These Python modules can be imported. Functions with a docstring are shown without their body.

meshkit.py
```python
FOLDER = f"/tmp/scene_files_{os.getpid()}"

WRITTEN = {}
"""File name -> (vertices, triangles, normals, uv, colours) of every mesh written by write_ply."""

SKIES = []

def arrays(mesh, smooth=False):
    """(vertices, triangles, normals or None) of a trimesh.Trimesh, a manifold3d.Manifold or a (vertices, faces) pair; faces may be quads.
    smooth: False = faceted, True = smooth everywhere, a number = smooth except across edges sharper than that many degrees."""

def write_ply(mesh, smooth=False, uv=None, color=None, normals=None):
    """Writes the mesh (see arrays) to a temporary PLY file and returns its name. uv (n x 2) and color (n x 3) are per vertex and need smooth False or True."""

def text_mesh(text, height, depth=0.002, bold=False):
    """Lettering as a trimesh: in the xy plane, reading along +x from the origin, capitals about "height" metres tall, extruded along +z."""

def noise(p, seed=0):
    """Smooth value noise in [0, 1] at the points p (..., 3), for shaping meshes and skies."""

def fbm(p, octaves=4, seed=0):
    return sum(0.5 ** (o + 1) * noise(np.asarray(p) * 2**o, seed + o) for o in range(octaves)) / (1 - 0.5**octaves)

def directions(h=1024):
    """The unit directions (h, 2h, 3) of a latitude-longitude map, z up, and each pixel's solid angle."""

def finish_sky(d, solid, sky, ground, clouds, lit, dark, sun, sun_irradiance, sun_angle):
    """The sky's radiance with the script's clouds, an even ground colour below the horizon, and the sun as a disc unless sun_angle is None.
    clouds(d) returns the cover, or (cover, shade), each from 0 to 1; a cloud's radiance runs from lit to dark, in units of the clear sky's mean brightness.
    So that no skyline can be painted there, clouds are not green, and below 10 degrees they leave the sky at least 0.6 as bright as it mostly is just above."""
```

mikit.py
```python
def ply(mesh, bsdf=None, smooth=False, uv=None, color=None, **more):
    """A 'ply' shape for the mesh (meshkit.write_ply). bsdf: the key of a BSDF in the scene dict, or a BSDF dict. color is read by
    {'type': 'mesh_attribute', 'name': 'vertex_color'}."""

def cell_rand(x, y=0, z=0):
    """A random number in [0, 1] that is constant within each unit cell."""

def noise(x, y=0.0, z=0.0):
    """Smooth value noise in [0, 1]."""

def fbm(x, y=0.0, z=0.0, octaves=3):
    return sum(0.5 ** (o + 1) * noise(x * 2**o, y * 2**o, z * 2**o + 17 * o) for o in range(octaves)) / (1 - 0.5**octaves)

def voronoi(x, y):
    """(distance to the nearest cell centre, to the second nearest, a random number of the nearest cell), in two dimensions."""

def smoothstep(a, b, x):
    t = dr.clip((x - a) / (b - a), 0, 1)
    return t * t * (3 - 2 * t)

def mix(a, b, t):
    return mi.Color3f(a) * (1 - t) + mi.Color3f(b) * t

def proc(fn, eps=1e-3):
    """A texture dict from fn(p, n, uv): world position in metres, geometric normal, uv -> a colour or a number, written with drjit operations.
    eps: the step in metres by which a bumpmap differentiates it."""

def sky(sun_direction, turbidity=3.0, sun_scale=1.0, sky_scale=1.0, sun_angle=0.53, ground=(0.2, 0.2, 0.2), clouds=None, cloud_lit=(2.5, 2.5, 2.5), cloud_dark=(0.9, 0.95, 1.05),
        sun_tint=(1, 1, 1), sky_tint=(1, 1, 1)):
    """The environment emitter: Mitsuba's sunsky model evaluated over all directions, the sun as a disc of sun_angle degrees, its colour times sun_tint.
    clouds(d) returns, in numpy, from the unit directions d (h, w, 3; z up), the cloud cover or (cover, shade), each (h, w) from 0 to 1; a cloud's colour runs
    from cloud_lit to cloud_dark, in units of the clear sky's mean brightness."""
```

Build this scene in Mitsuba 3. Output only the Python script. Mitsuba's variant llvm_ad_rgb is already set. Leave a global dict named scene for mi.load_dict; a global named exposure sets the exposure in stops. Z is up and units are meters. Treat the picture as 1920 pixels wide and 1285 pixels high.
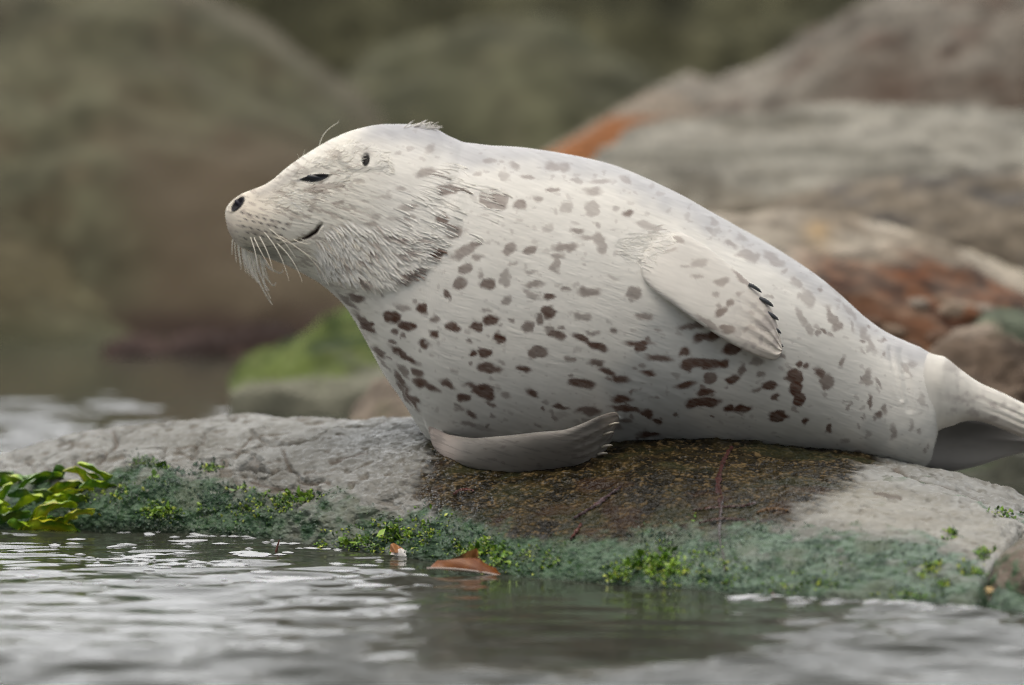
import math
import numpy as np, trimesh, manifold3d, mitsuba as mi, mikit, meshkit
from scipy.interpolate import PchipInterpolator
from scipy.ndimage import gaussian_filter1d
from scipy.spatial import cKDTree

T = mi.ScalarTransform4f
scene, labels = {}, {}
# ------------------------------------------------------------------ camera, sky, exposure
F, CX, CY, H = 10000.0, 960.0, 642.5, 1.0          # focal length and centre in units of the photo's pixels; height above the water
TP = 582.5 / F
CP, SP = 1 / math.hypot(1, TP), TP / math.hypot(1, TP)
FWD, UP = np.array([0, CP, -SP]), np.array([0, SP, CP])
FOV = 2 * math.degrees(math.atan(960 / F))
FOCUS = 10.27
scene['camera'] = {'type': 'thinlens', 'fov': FOV, 'fov_axis': 'x', 'aperture_radius': 0.047, 'focus_distance': FOCUS,
                   'near_clip': 0.1, 'far_clip': 500.0,
                   'to_world': T().look_at(origin=[0, 0, H], target=[0, CP, H - SP], up=[0, 0, 1])}
SUN = np.array([-0.18, -0.22, 0.96])
def _overcast(d):
    """A full cloud cover, brightest around the veiled sun high overhead, the clouds low over the far shore lighter than those behind the camera."""
    lum = 0.15 + 0.95 * (0.5 + 0.5 * d[..., 1]) ** 3 + 1.0 * ((1 + d @ SUN) / 2) ** 7
    return 1.0, np.clip(1 - (lum - 0.15) / 1.35, 0, 1)
scene['sky'] = mikit.sky(SUN.tolist(), turbidity=4, sun_scale=0.25, sky_scale=1.0, sun_angle=40, clouds=_overcast,
                         cloud_lit=(5.35, 5.38, 5.42), cloud_dark=(0.54, 0.56, 0.58), ground=(0.05, 0.05, 0.045))
exposure = 1.82

# ------------------------------------------------------------------ helpers
def P(u, v, Y):
    """The point at depth Y (metres) seen at u, v of the photograph."""
    u, v, Y = np.broadcast_arrays(np.asarray(u, float), np.asarray(v, float), np.asarray(Y, float))
    d = FWD + ((u - CX) / F)[..., None] * np.array([1.0, 0, 0]) - ((v - CY) / F)[..., None] * UP
    return np.array([0, 0, H]) + d * (Y / d[..., 1])[..., None]

def W(u, v, z=0.0):
    d = FWD + ((np.asarray(u, float) - CX) / F)[..., None] * np.array([1.0, 0, 0]) - ((np.asarray(v, float) - CY) / F)[..., None] * UP
    return np.array([0, 0, H]) + d * ((z - H) / d[..., 2])[..., None]

def measure(p):
    q = np.asarray(p, float) - [0, 0, H]
    w = q @ FWD
    return CX + F * q[..., 0] / w, CY - F * (q @ UP) / w

def sstep(a, b, x):
    t = np.clip((x - a) / (b - a), 0, 1)
    return t * t * (3 - 2 * t)

def mixc(a, b, t):
    return np.asarray(a, float) * (1 - t[..., None]) + np.asarray(b, float) * t[..., None]

def fbm(p, f, o=3, seed=0):
    return meshkit.fbm(np.asarray(p, float) * f, o, seed)

def n2(x, y, seed=0, o=2):
    return meshkit.fbm(np.stack([x, y, np.zeros_like(x) + 0.37], -1), o, seed)

def normals(v, f):
    n, fn = np.zeros_like(v), np.cross(v[f[:, 1]] - v[f[:, 0]], v[f[:, 2]] - v[f[:, 0]])
    for k in range(3):
        np.add.at(n, f[:, k], fn)
    return n / np.maximum(np.linalg.norm(n, axis=1, keepdims=True), 1e-300)

def grid_faces(a, b, wrap=False):
    i, j = np.meshgrid(np.arange(a - 1), np.arange(b if wrap else b - 1), indexing='ij')
    j2 = (j + 1) % b
    q = np.stack([i * b + j, i * b + j2, (i + 1) * b + j2, (i + 1) * b + j], -1).reshape(-1, 4)
    return np.vstack([q[:, [0, 1, 2]], q[:, [0, 2, 3]]])

def outward(v, f):
    vol = np.einsum('ij,ij->i', v[f[:, 0]], np.cross(v[f[:, 1]], v[f[:, 2]])).sum()
    return f if vol > 0 else f[:, ::-1]

VC = {'type': 'mesh_attribute', 'name': 'vertex_color'}
def material(name, **k):
    scene[name] = {'type': 'twosided', 'bsdf': {'type': 'principled', 'base_color': VC, **k}}

used = {}
def add(name, v, f, bsdf, color=None, uv=None, smooth=True, label=None, cat=None, group=None, kind=None, parent=None):
    key = (parent + '__' if parent else '') + name
    n = used.get(key, -1) + 1
    used[key] = n
    if n:
        key += f'_{n:03d}'
    v = np.asarray(v, float)
    if color is not None:
        color = np.broadcast_to(np.asarray(color, float), v.shape)
    scene[key] = mikit.ply((v, f), bsdf, smooth=smooth, uv=uv, color=color)
    tag(key, label, cat, group, kind)
    return key

def tag(key, label=None, cat=None, group=None, kind=None):
    d = {k: x for k, x in (('label', label), ('category', cat), ('group', group), ('kind', kind)) if x}
    if d:
        labels[key] = {**labels.get(key, {}), **d}

def tube(p, r, sides=5):
    p, r = np.asarray(p, float), np.broadcast_to(r, (len(p),))
    t = np.gradient(p, axis=0)
    t /= np.linalg.norm(t, axis=1, keepdims=True) + 1e-12
    a = np.cross(t, np.where(np.abs(t[:, 2:]) < 0.9, [0, 0, 1.0], [1.0, 0, 0]))
    a /= np.linalg.norm(a, axis=1, keepdims=True) + 1e-12
    b, g = np.cross(t, a), np.arange(sides) * 2 * np.pi / sides
    v = p[:, None] + r[:, None, None] * (np.cos(g)[None, :, None] * a[:, None] + np.sin(g)[None, :, None] * b[:, None])
    return v.reshape(-1, 3), grid_faces(len(p), sides, True)

def bezier(a, m, b, n):
    t = np.linspace(0, 1, n)[:, None]
    c = 2 * np.asarray(m, float) - (np.asarray(a, float) + np.asarray(b, float)) / 2
    return (1 - t) ** 2 * np.asarray(a, float) + 2 * t * (1 - t) * c + t ** 2 * np.asarray(b, float)

class Join:
    def __init__(s):
        s.v, s.f, s.c, s.n = [], [], [], 0
    def put(s, v, f, c=None):
        s.v.append(v); s.f.append(np.asarray(f) + s.n); s.n += len(v)
        if c is not None:
            s.c.append(np.broadcast_to(np.asarray(c, float), v.shape))
    def get(s):
        return np.vstack(s.v), np.vstack(s.f), (np.vstack(s.c) if s.c else None)

def seg_dist(U, V, pts):
    """Distance to a polyline in a plane."""
    d = np.full(U.shape, 1e9)
    for (ax, ay), (bx, by) in zip(pts[:-1], pts[1:]):
        ex, ey = bx - ax, by - ay
        t = np.clip(((U - ax) * ex + (V - ay) * ey) / (ex * ex + ey * ey), 0, 1)
        d = np.minimum(d, np.hypot(U - ax - t * ex, V - ay - t * ey))
    return d

def poly_signed(U, V, pts):
    """Distance to the outline of a polygon, positive inside."""
    pts = [tuple(p) for p in pts]
    d = seg_dist(U, V, pts + pts[:1])
    inside = np.zeros(U.shape, bool)
    for (x0, y0), (x1, y1) in zip(pts, pts[1:] + pts[:1]):
        c = ((y0 > V) != (y1 > V))
        inside ^= c & (U < (x1 - x0) * (V - y0) / ((y1 - y0) if y1 != y0 else 1e-9) + x0)
    return np.where(inside, d, -d)

# ------------------------------------------------------------------ materials
material('coat', roughness=0.55, specular=0.2)
def _fur(p, n, uv):
    a = p.x * 0.94 - p.z * 0.34
    b = p.x * 0.34 + p.z * 0.94
    w = mikit.noise(p.x * 14, p.z * 14, p.y * 6) * 0.018
    return mikit.noise(a * 55, (b + w) * 520, p.y * 60) * 0.7 + mikit.noise(a * 130, (b + w) * 1100, p.y * 90) * 0.3
scene['coat'] = {'type': 'twosided', 'bsdf': {'type': 'bumpmap', 'arbitrary': mikit.proc(_fur, eps=4e-4), 'scale': 0.0009, 'bsdf': scene['coat']['bsdf']}}
material('fur_lock', roughness=0.65, specular=0.08)
material('hair', roughness=0.35, specular=0.5)
material('wet_black', roughness=0.12, specular=0.5)
material('claw', roughness=0.25, specular=0.5)
def dr_clip(x):
    return mi.Float(mikit.smoothstep(0.05, 0.95, x))
def _rockbump(p, n, uv):
    return mikit.fbm(p.x * 120, p.y * 90, p.z * 160, octaves=3)
_wet = {'type': 'principled', 'base_color': VC, 'roughness': 0.14, 'specular': 0.20}
_dry = {'type': 'principled', 'base_color': VC, 'roughness': 0.5, 'specular': 0.18}
scene['stone'] = {'type': 'twosided', 'bsdf': {'type': 'bumpmap', 'arbitrary': mikit.proc(_rockbump, eps=6e-4), 'scale': 0.007,
                  'bsdf': {'type': 'blendbsdf', 'weight': mikit.proc(lambda p, n, uv: dr_clip(uv.x)), 'a': _dry, 'b': _wet}}}
material('far_stone', roughness=0.8, specular=0.12)
material('wet_weed', roughness=0.22, specular=0.5)
scene['blade'] = {'type': 'principledthin', 'base_color': VC, 'roughness': 0.25, 'diff_trans': 0.8, 'eta': 1.4, 'spec_trans': 0.0}
material('leaf_skin', roughness=0.4, specular=0.4)
material('bark', roughness=0.7)
material('froth_glint', roughness=0.5)
scene['sea'] = {'type': 'twosided', 'bsdf': {'type': 'principled', 'base_color': {'type': 'rgb', 'value': [0.030, 0.032, 0.024]}, 'roughness': 0.04, 'eta': 1.33}}

# ------------------------------------------------------------------ the setting: water, its bed, the bank far behind
rng = np.random.default_rng(5)
# a low swash ridge runs along the boulder's foot
sw_u = np.array([1340, 1400, 1500, 1600, 1700, 1800, 1920, 2000]); sw_v = np.array([1112, 1116, 1121, 1128, 1134, 1142, 1152, 1158])
swp = W(sw_u, sw_v)
def swash(x, y):
    yc = np.interp(x, swp[:, 0], swp[:, 1], left=50, right=50)
    return 0.005 * np.exp(-((y - yc + 0.05) / 0.03) ** 2) * sstep(0.36, 0.5, x)
def waves(x, y):
    r = np.random.default_rng(11)
    h = np.zeros_like(x)
    calm = sstep(0.30, 0.62, n2(x * 1.3 + 3, y * 0.9, 21))
    lee = sstep(-0.24, -0.12, x + 0.05 * np.sin(9 * y)) * sstep(0.52, 0.38, x - 0.25 * (y - 9.0) + 0.05 * np.sin(7 * y)) * sstep(8.05, 8.5, y) * sstep(11, 10.4, y)
    open_ = sstep(9.0, 8.45, y) * (1 - lee)
    amp = (0.45 + 0.9 * calm) * (1 - 0.78 * lee) * (1 + (0.8 + 1.0 * sstep(0.35, 0.6, x)) * open_) * (1 - 0.3 * sstep(9.4, 10.2, y) * sstep(0.1, -0.2, x) * sstep(11.4, 11.0, y))
    wx = x + 0.05 * (n2(x * 5, y * 5, 31) - 0.5)
    wy = y + 0.07 * (n2(x * 4 + 9, y * 4, 32) - 0.5)
    for i in range(46):
        L = 0.028 * 10 ** (r.random() * 1.0)
        a = r.normal(0, 0.30) + 0.06
        k = 2 * np.pi / L
        slope = 0.021 * (L / 0.05) ** 0.15
        if L < 0.045:
            slope *= 0.6
        ph = k * (np.sin(a) * wx + np.cos(a) * wy) + r.random() * 6.283
        h += slope / k * np.sin(ph)
    far = 1 + 0.5 * sstep(11.6, 12.4, y) * sstep(14.6, 13.8, y)
    return h * amp * (far - 0.72 * sstep(14.0, 15.2, y)) + swash(x, y)

xs = np.concatenate([-np.geomspace(60, 1.15, 70)[:-1], np.arange(-1.15, 1.15, 0.0085), np.geomspace(1.15, 60, 70)])
ys = np.concatenate([np.linspace(-40, 6.5, 40)[:-1], np.linspace(6.5, 7.7, 50)[:-1], np.arange(7.7, 11.4, 0.0075), np.arange(11.4, 19, 0.03), np.geomspace(19, 140, 30)])
gx, gy = np.meshgrid(xs, ys, indexing='ij')
gz = np.where((np.abs(gx) < 4) & (gy > 6) & (gy < 22), waves(gx, gy), 0)
add('water', np.stack([gx, gy, gz], -1).reshape(-1, 3), grid_faces(len(xs), len(ys)), 'sea', kind='structure', label='calm murky green-grey sea water with small ripples around the rocks')

bx, by = np.meshgrid(np.linspace(-150, 150, 61), np.linspace(-60, 240, 61), indexing='ij')
bz = -0.55 + 0.1 * n2(bx, by, 3)
add('seabed', np.stack([bx, by, bz], -1).reshape(-1, 3), grid_faces(61, 61), 'far_stone', color=[0.05, 0.045, 0.03], kind='structure', label='dark sea bed under the water')

bx, by = np.meshgrid(np.linspace(-14, 14, 180), np.linspace(25.5, 42, 90), indexing='ij')
bz = -0.6 + np.minimum(by - 25.5, 9) * 0.32 + 0.8 * (n2(bx * 0.5, by * 0.5, 7, 4) - 0.5) * sstep(25.5, 28, by)
c = mixc([0.03, 0.029, 0.02], [0.065, 0.062, 0.044], n2(bx * 1.5, by * 1.5, 8, 4))
add('rocky_bank', np.stack([bx, by, bz], -1).reshape(-1, 3), grid_faces(180, 90), 'far_stone', color=c.reshape(-1, 3), kind='structure', label='dark olive rocky bank rising behind the boulders')

# ------------------------------------------------------------------ the boulders behind
ICO5 = trimesh.creation.icosphere(5)
OL = ([0.062, 0.062, 0.047], [0.118, 0.115, 0.088], [0.145, 0.135, 0.11])
OLD = ([0.042, 0.041, 0.030], [0.088, 0.084, 0.062], [0.11, 0.104, 0.077])
BR = ([0.080, 0.070, 0.052], [0.125, 0.105, 0.078], [0.14, 0.13, 0.10])
GR = ([0.24, 0.22, 0.185], [0.36, 0.335, 0.29], [0.18, 0.165, 0.14])
DB = ([0.12, 0.09, 0.065], [0.24, 0.185, 0.14], [0.075, 0.055, 0.04])


def slab(name, crest, foot, Yc, Yf, pal, label, cat='rock', amp=0.05, freq=2.0, seed=1, paint=None, back=0.8, nu=230, nv=90, sink=0.25, strata=0.0, power=0.65):
    """A rock with a measured skyline: its front runs from a foot line up to the crest, rounds over and falls away behind."""
    cr, fo = np.array(crest, float), np.array(foot, float)
    u = np.linspace(cr[0, 0], cr[-1, 0], nu)
    vc = gaussian_filter1d(PchipInterpolator(*cr.T)(u), nu / 60)
    vf = np.interp(u, fo[:, 0], fo[:, 1])
    yc = np.interp(u, [u[0], u[-1]], np.broadcast_to(Yc, 2)); yf = np.interp(u, [u[0], u[-1]], np.broadcast_to(Yf, 2))
    C, B = P(u, vc, yc), P(u, vf, yf)
    t = np.concatenate([np.linspace(-0.3, 0, 9)[:-1], np.linspace(0, 1, int(nv * .72)), np.linspace(1, 2, nv - int(nv * .72))[1:]])
    a = np.clip(t, 0, 1) * np.pi / 2
    fy, fz = power * (1 - np.cos(a)) + (1 - power) * np.clip(t, 0, 1), power * np.sin(a) + (1 - power) * np.clip(t, 0, 1)
    q = B[:, None] + (C - B)[:, None] * np.stack([fy, fy, fz], -1)[None]
    sk = np.clip(-t / 0.3, 0, 1)
    q = q + np.stack([0 * sk[None] * B[:, :1], -0.05 * sk[None] * np.ones_like(B[:, :1]), -sk[None] * (B[:, 2:] + 0.3)], -1)
    b = np.clip(t - 1, 0, 1) * np.pi / 2
    h = C[:, 2] + sink
    q = q + np.stack([0 * b[None] * h[:, None], back * np.sin(b)[None] * np.ones_like(h)[:, None], -h[:, None] * (1 - np.cos(b))[None]], -1)
    w = q.reshape(-1, 3)
    f = grid_faces(nu, len(t))
    n = normals(w, f)
    if n[:, 1].mean() > 0 and n[:, 2].mean() < 0:
        f, n = f[:, ::-1], -n
    if n[:, 2].mean() < 0:
        f, n = f[:, ::-1], -n
    tt = np.tile(t, nu); uu = np.repeat(u, len(t))
    ends = np.minimum(uu - u[0], u[-1] - uu) / (u[-1] - u[0])
    d = (fbm(w, freq, 4, seed) - 0.5) * 2 + 0.7 * (0.5 - np.abs(2 * fbm(w + 3, freq * 1.6, 3, seed + 2) - 1)) + 0.35 * (fbm(w, freq * 5, 3, seed + 4) - .5)
    if strata:
        d = d + strata * (meshkit.noise(w * np.array([1.0, 1.0, 26]), seed + 6) - .5) + 0.5 * strata * (meshkit.noise(w * np.array([2.5, 2.0, 60]), seed + 7) - .5)
    w = w + n * (amp * d * sstep(0, 0.12, ends + 0.04))[:, None]
    f1, f2, f3 = fbm(w, 2.6, 4, seed + 20), fbm(w + 7, 8.0, 3, seed + 21), fbm(w + 11, 22.0, 2, seed + 22)
    c = mixc(pal[0], pal[1], sstep(0.3, 0.7, f1))
    c = mixc(c, pal[2], sstep(0.50, 0.72, f2) * 0.85)
    c = c * (0.55 + 0.9 * sstep(0.25, 0.75, 0.5 * f3 + 0.5 * fbm(w + 17, 4.5, 3, seed + 23)))[:, None]
    if Yc > 18 if np.isscalar(Yc) else False:
        c = c * np.array([0.80, 0.83, 0.65])
    if paint:
        c = paint(c, uu, tt, w, f1, f2, f3)
    add(name, w, f, 'far_stone', color=c, label=label, cat=cat)
    kd = cKDTree(np.stack(measure(w), 1)[tt <= 1]); idx = np.nonzero(tt <= 1)[0]
    return lambda a_, b_: w[idx[kd.query([a_, b_])[1]]]
def foot(lo, hi, col):
    return lambda c, u, t, w, f1, f2, f3: mixc(c, col, sstep(hi, lo, w[:, 2] + 0.12 * (f2 - 0.5)))
def ridge_paint(c, u, t, w, f1, f2, f3):
    c = mixc(c, [0.145, 0.13, 0.10], sstep(0.80, 0.95, t) * 0.6)
    c = mixc(c, [0.105, 0.082, 0.056], sstep(0.62, 0.30, t + 0.35 * (f1 - .5)) * sstep(150, 350, u) * 0.85)
    return mixc(c, [0.045, 0.030, 0.024], sstep(0.11, 0.02, w[:, 2] + 0.12 * (f2 - .5)))
slab('boulder', [(-300, -170), (100, -120), (500, -190), (900, -130), (1200, -170), (1500, -140), (1900, -200), (2300, -160)], [(-300, 640), (2300, 640)], 26.0, 24.0, OLD,
     'dim olive boulder filling the top of the view deepest behind the others', 'boulder', 0.30, 0.8, 1)
slab('boulder', [(480, 420), (540, 260), (610, 160), (690, 100), (770, 68), (850, 48), (950, 34), (1050, 42), (1130, 82), (1190, 135), (1240, 200), (1280, 280), (1320, 420)], [(480, 640), (1320, 640)], 22.0, 20.4, OL,
     'rounded olive-grey boulder right behind the seal\'s head and shoulders', 'boulder', 0.12, 1.1, 2)
slab('boulder', [(-260, 60), (-60, -40), (150, -80), (320, -50), (400, -2), (480, 38), (560, 88), (640, 152), (700, 215), (760, 310), (820, 430), (870, 560)], [(-260, 664), (860, 662)], 21.2, 17.6,
     ([0.068, 0.064, 0.05], [0.122, 0.115, 0.092], [0.10, 0.082, 0.066]), 'big brown-grey boulder with a long slanting ridge, beyond the seal\'s snout', 'boulder', 0.13, 1.0, 3,
     paint=ridge_paint)
slab('boulder', [(-240, 330), (-100, 345), (0, 372), (60, 402), (110, 452), (170, 522), (230, 585), (290, 640)], [(-240, 668), (290, 664)], 18.2, 17.2, BR,
     'dull brown boulder sloping down into the far water before the long slanting ridge', 'boulder', 0.06, 1.6, 5, paint=foot(0.0, 0.12, [0.075, 0.075, 0.045]))
def weedy(c, u, t, w, f1, f2, f3):
    return mixc([0.022, 0.013, 0.011], [0.055, 0.034, 0.028], sstep(0.4, 0.65, f2))
for i, (a_, b_, h_) in enumerate([(190, 320, 634), (310, 440, 628), (430, 560, 618)]):
    slab('weedy_stone', [(a_, 672), (a_ + 15, h_ + 14), ((a_ + b_) / 2, h_), (b_ - 15, h_ + 12), (b_, 672)], [(a_, 676), (b_, 676)], 16.7, 16.4, BR, ['dark red weedy stone at the far waterline, furthest from the bright green rock',
         'dark red weedy stone at the far waterline, between its two neighbours', 'dark red weedy stone at the far waterline, closest to the bright green rock'][i], 'stone', 0.04, 5, 30 + i, weedy, back=0.3, nu=60, nv=40)
def green(c, u, t, w, f1, f2, f3):
    g = mixc([0.022, 0.036, 0.015], [0.10, 0.132, 0.034], sstep(0.36, 0.6, f1 * 0.3 + f2 * 0.7))
    g = mixc(g, [0.145, 0.165, 0.06], sstep(.55, .7, f3) * .5)
    return mixc(g, [0.17, 0.17, 0.13], sstep(0.5, 0.2, t + 0.5 * (f2 - .5)))
slab('green_rock', [(430, 716), (480, 690), (540, 664), (600, 640), (660, 622), (720, 612), (790, 620), (860, 660), (920, 720)], [(430, 740), (920, 752)], 15.0, 13.9, OL, 'rock covered in bright yellow-green algae behind the seal\'s throat', 'rock', 0.075, 4.0, 9, green, back=0.5, nu=150)
slab('green_rock', [(570, 640), (600, 600), (640, 583), (690, 580), (760, 600), (800, 650)], [(570, 668), (800, 672)], 15.9, 15.5, OL, 'smaller dark green algae rock just above the brighter one behind the seal\'s throat', 'rock', 0.05, 5, 10,
     lambda c, u, t, w, f1, f2, f3: mixc([0.05, 0.08, 0.025], [0.13, 0.19, 0.045], f2), back=0.4, nu=80, nv=50)
slab('brown_rock', [(640, 830), (670, 760), (700, 722), (740, 705), (800, 700), (870, 730), (920, 800)], [(640, 850), (920, 850)], 12.9, 12.5, ([0.13, 0.105, 0.083], [0.2, 0.165, 0.13], [0.09, 0.11, 0.04]), 'small pinkish brown rock half hidden behind the seal\'s chest', 'rock', 0.03, 5, 11, back=0.4, nu=90, nv=60)
# the shore on the tail side
def hollow(c, u, t, w, f1, f2, f3):
    x, z = w[:, 0], w[:, 2]
    h = np.exp(-((x - 1.17) / 0.19) ** 2 - ((z - 0.80) / 0.13) ** 2) + 0.8 * np.exp(-((x - 1.60) / 0.15) ** 2 - ((z - 0.85) / 0.15) ** 2)
    c = mixc(c, [0.085, 0.06, 0.045], np.clip(h * (0.45 + 1.1 * f2), 0, 0.95))  # hollows only painted: darker brown put into the colour, no relief
    return mixc(c, [0.13, 0.045, 0.03], np.clip(1.1 * np.exp(-((x - 0.93) / 0.13) ** 2 - ((z - 0.71) / 0.05) ** 2) * (0.4 + f2), 0, 1))
slab('ridge_rock', [(1130, 262), (1190, 222), (1270, 190), (1340, 176), (1420, 140), (1500, 96), (1580, 48), (1660, 6), (1740, -40), (1860, -90), (2060, -130), (2300, -110)], [(1130, 330), (2300, 330)], 17.4, 15.7,
     ([0.155, 0.14, 0.116], [0.225, 0.208, 0.178], [0.11, 0.083, 0.066]), 'tall grey-brown rock rising to a ridge above the long flat rock', 'rock', 0.13, 1.8, 12, hollow, nu=300, nv=130)
slab('rust_rock', [(1000, 300), (1050, 268), (1100, 240), (1150, 212), (1195, 186), (1230, 174), (1262, 178), (1300, 200), (1340, 250)], [(1000, 340), (1340, 340)], 16.4, 16.0, BR,
     'rock coated in rust-orange weed, showing just above the seal\'s back', 'rock', 0.02, 5, 13, lambda c, u, t, w, f1, f2, f3: mixc(mixc([0.20, 0.085, 0.035], [0.30, 0.125, 0.05], f2), [0.24, 0.205, 0.165], sstep(0.80, 0.93, t + 0.25 * (f2 - .5) + sstep(1120, 1230, u) * 0.3)), back=0.5, nu=110, nv=60)
def layers(c, u, t, w, f1, f2, f3):
    l = meshkit.noise(w * np.array([1.3, 1.0, 24]), 71)
    l2 = meshkit.noise(w * np.array([2.5, 2.0, 46]), 72)
    c = mixc(c, [0.155, 0.15, 0.125], sstep(0.58, 0.74, l) * 0.75)
    c = mixc(c, [0.30, 0.29, 0.25], sstep(0.55, 0.75, l2) * 0.5)
    return mixc(c, [0.16, 0.135, 0.10], sstep(0.45, 0.25, t + 0.3 * (f2 - .5)) * 0.8)
slab('flat_rock', [(1105, 330), (1125, 285), (1150, 255), (1190, 238), (1270, 230), (1400, 228), (1500, 223), (1600, 218), (1750, 217), (1920, 220), (2250, 228)], [(1105, 470), (2250, 490)], 15.2, 14.2, ([0.175, 0.168, 0.143], [0.255, 0.245, 0.212], [0.13, 0.122, 0.10]),
     'long flat layered grey rock behind the seal\'s hindquarters', 'rock', 0.035, 3, 14, layers, strata=2.2, nu=320, nv=130, power=0.5)
slab('brown_slab', [(1420, 400), (1470, 372), (1540, 358), (1640, 352), (1760, 342), (1900, 338), (2250, 340)], [(1420, 520), (2250, 560)], 14.5, 13.9, ([0.125, 0.105, 0.08], [0.22, 0.19, 0.15], [0.085, 0.08, 0.075]), 'dark mottled brown slab between the long flat rock and the rust-weeded rock', 'rock', 0.06, 3.0, 18, nu=240, nv=90)
def rustband(c, u, t, w, f1, f2, f3):
    up = t + 0.30 * (f2 - .5) + 0.2 * (f1 - .5)
    band = sstep(0.80, 0.68, up) * sstep(0.30, 0.48, up) * sstep(1440, 1560, u)
    c = mixc(c, mixc([0.045, 0.022, 0.015], [0.145, 0.058, 0.026], sstep(.35, .65, f3)), np.clip(band * (0.45 + 0.9 * f2), 0, 1))
    low = sstep(0.50, 0.36, up)
    b = mixc([0.055, 0.032, 0.021], [0.21, 0.145, 0.10], sstep(0.44, 0.62, 0.5 * f2 + 0.5 * f3))
    b = mixc(b, [0.15, 0.062, 0.026], sstep(0.45, 0.6, f1) * 0.6)
    c = mixc(c, b, low)
    return mixc(c, [0.33, 0.22, 0.10], np.clip(np.exp(-((u - 1530) / 25) ** 2 - ((t - 0.83) / 0.10) ** 2), 0, 1) * .7)
weed_at = slab('weed_rock', [(1250, 420), (1300, 402), (1380, 398), (1460, 404), (1550, 418), (1650, 434), (1720, 454), (1800, 486), (1860, 508), (1920, 528), (2000, 552), (2250, 610)], [(1250, 700), (1700, 740), (2250, 740)], 13.9, 12.8,
     ([0.25, 0.22, 0.18], [0.34, 0.305, 0.25], [0.20, 0.165, 0.125]), 'sloping rock under a band of rust-brown seaweed, behind the seal\'s rump', 'rock', 0.05, 3.5, 15, rustband, nu=320, nv=130)
slab('brown_boulder', [(1690, 800), (1730, 700), (1770, 650), (1820, 618), (1860, 612), (1900, 640), (1950, 700), (2010, 780), (2060, 860)], [(1690, 880), (2060, 900)], 12.7, 12.2, ([0.065, 0.047, 0.034], [0.155, 0.118, 0.09], [0.045, 0.032, 0.025]), 'mottled brown boulder just above the seal\'s tail flippers', 'boulder', 0.06, 7, 16,
     lambda c, u, t, w, f1, f2, f3: mixc(mixc(c, [0.25, 0.21, 0.17], sstep(.8, .97, t) * .6), [0.10, 0.15, 0.09], sstep(0.55, 0.7, f1) * 0.7), back=0.5, nu=140, nv=80)
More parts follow.
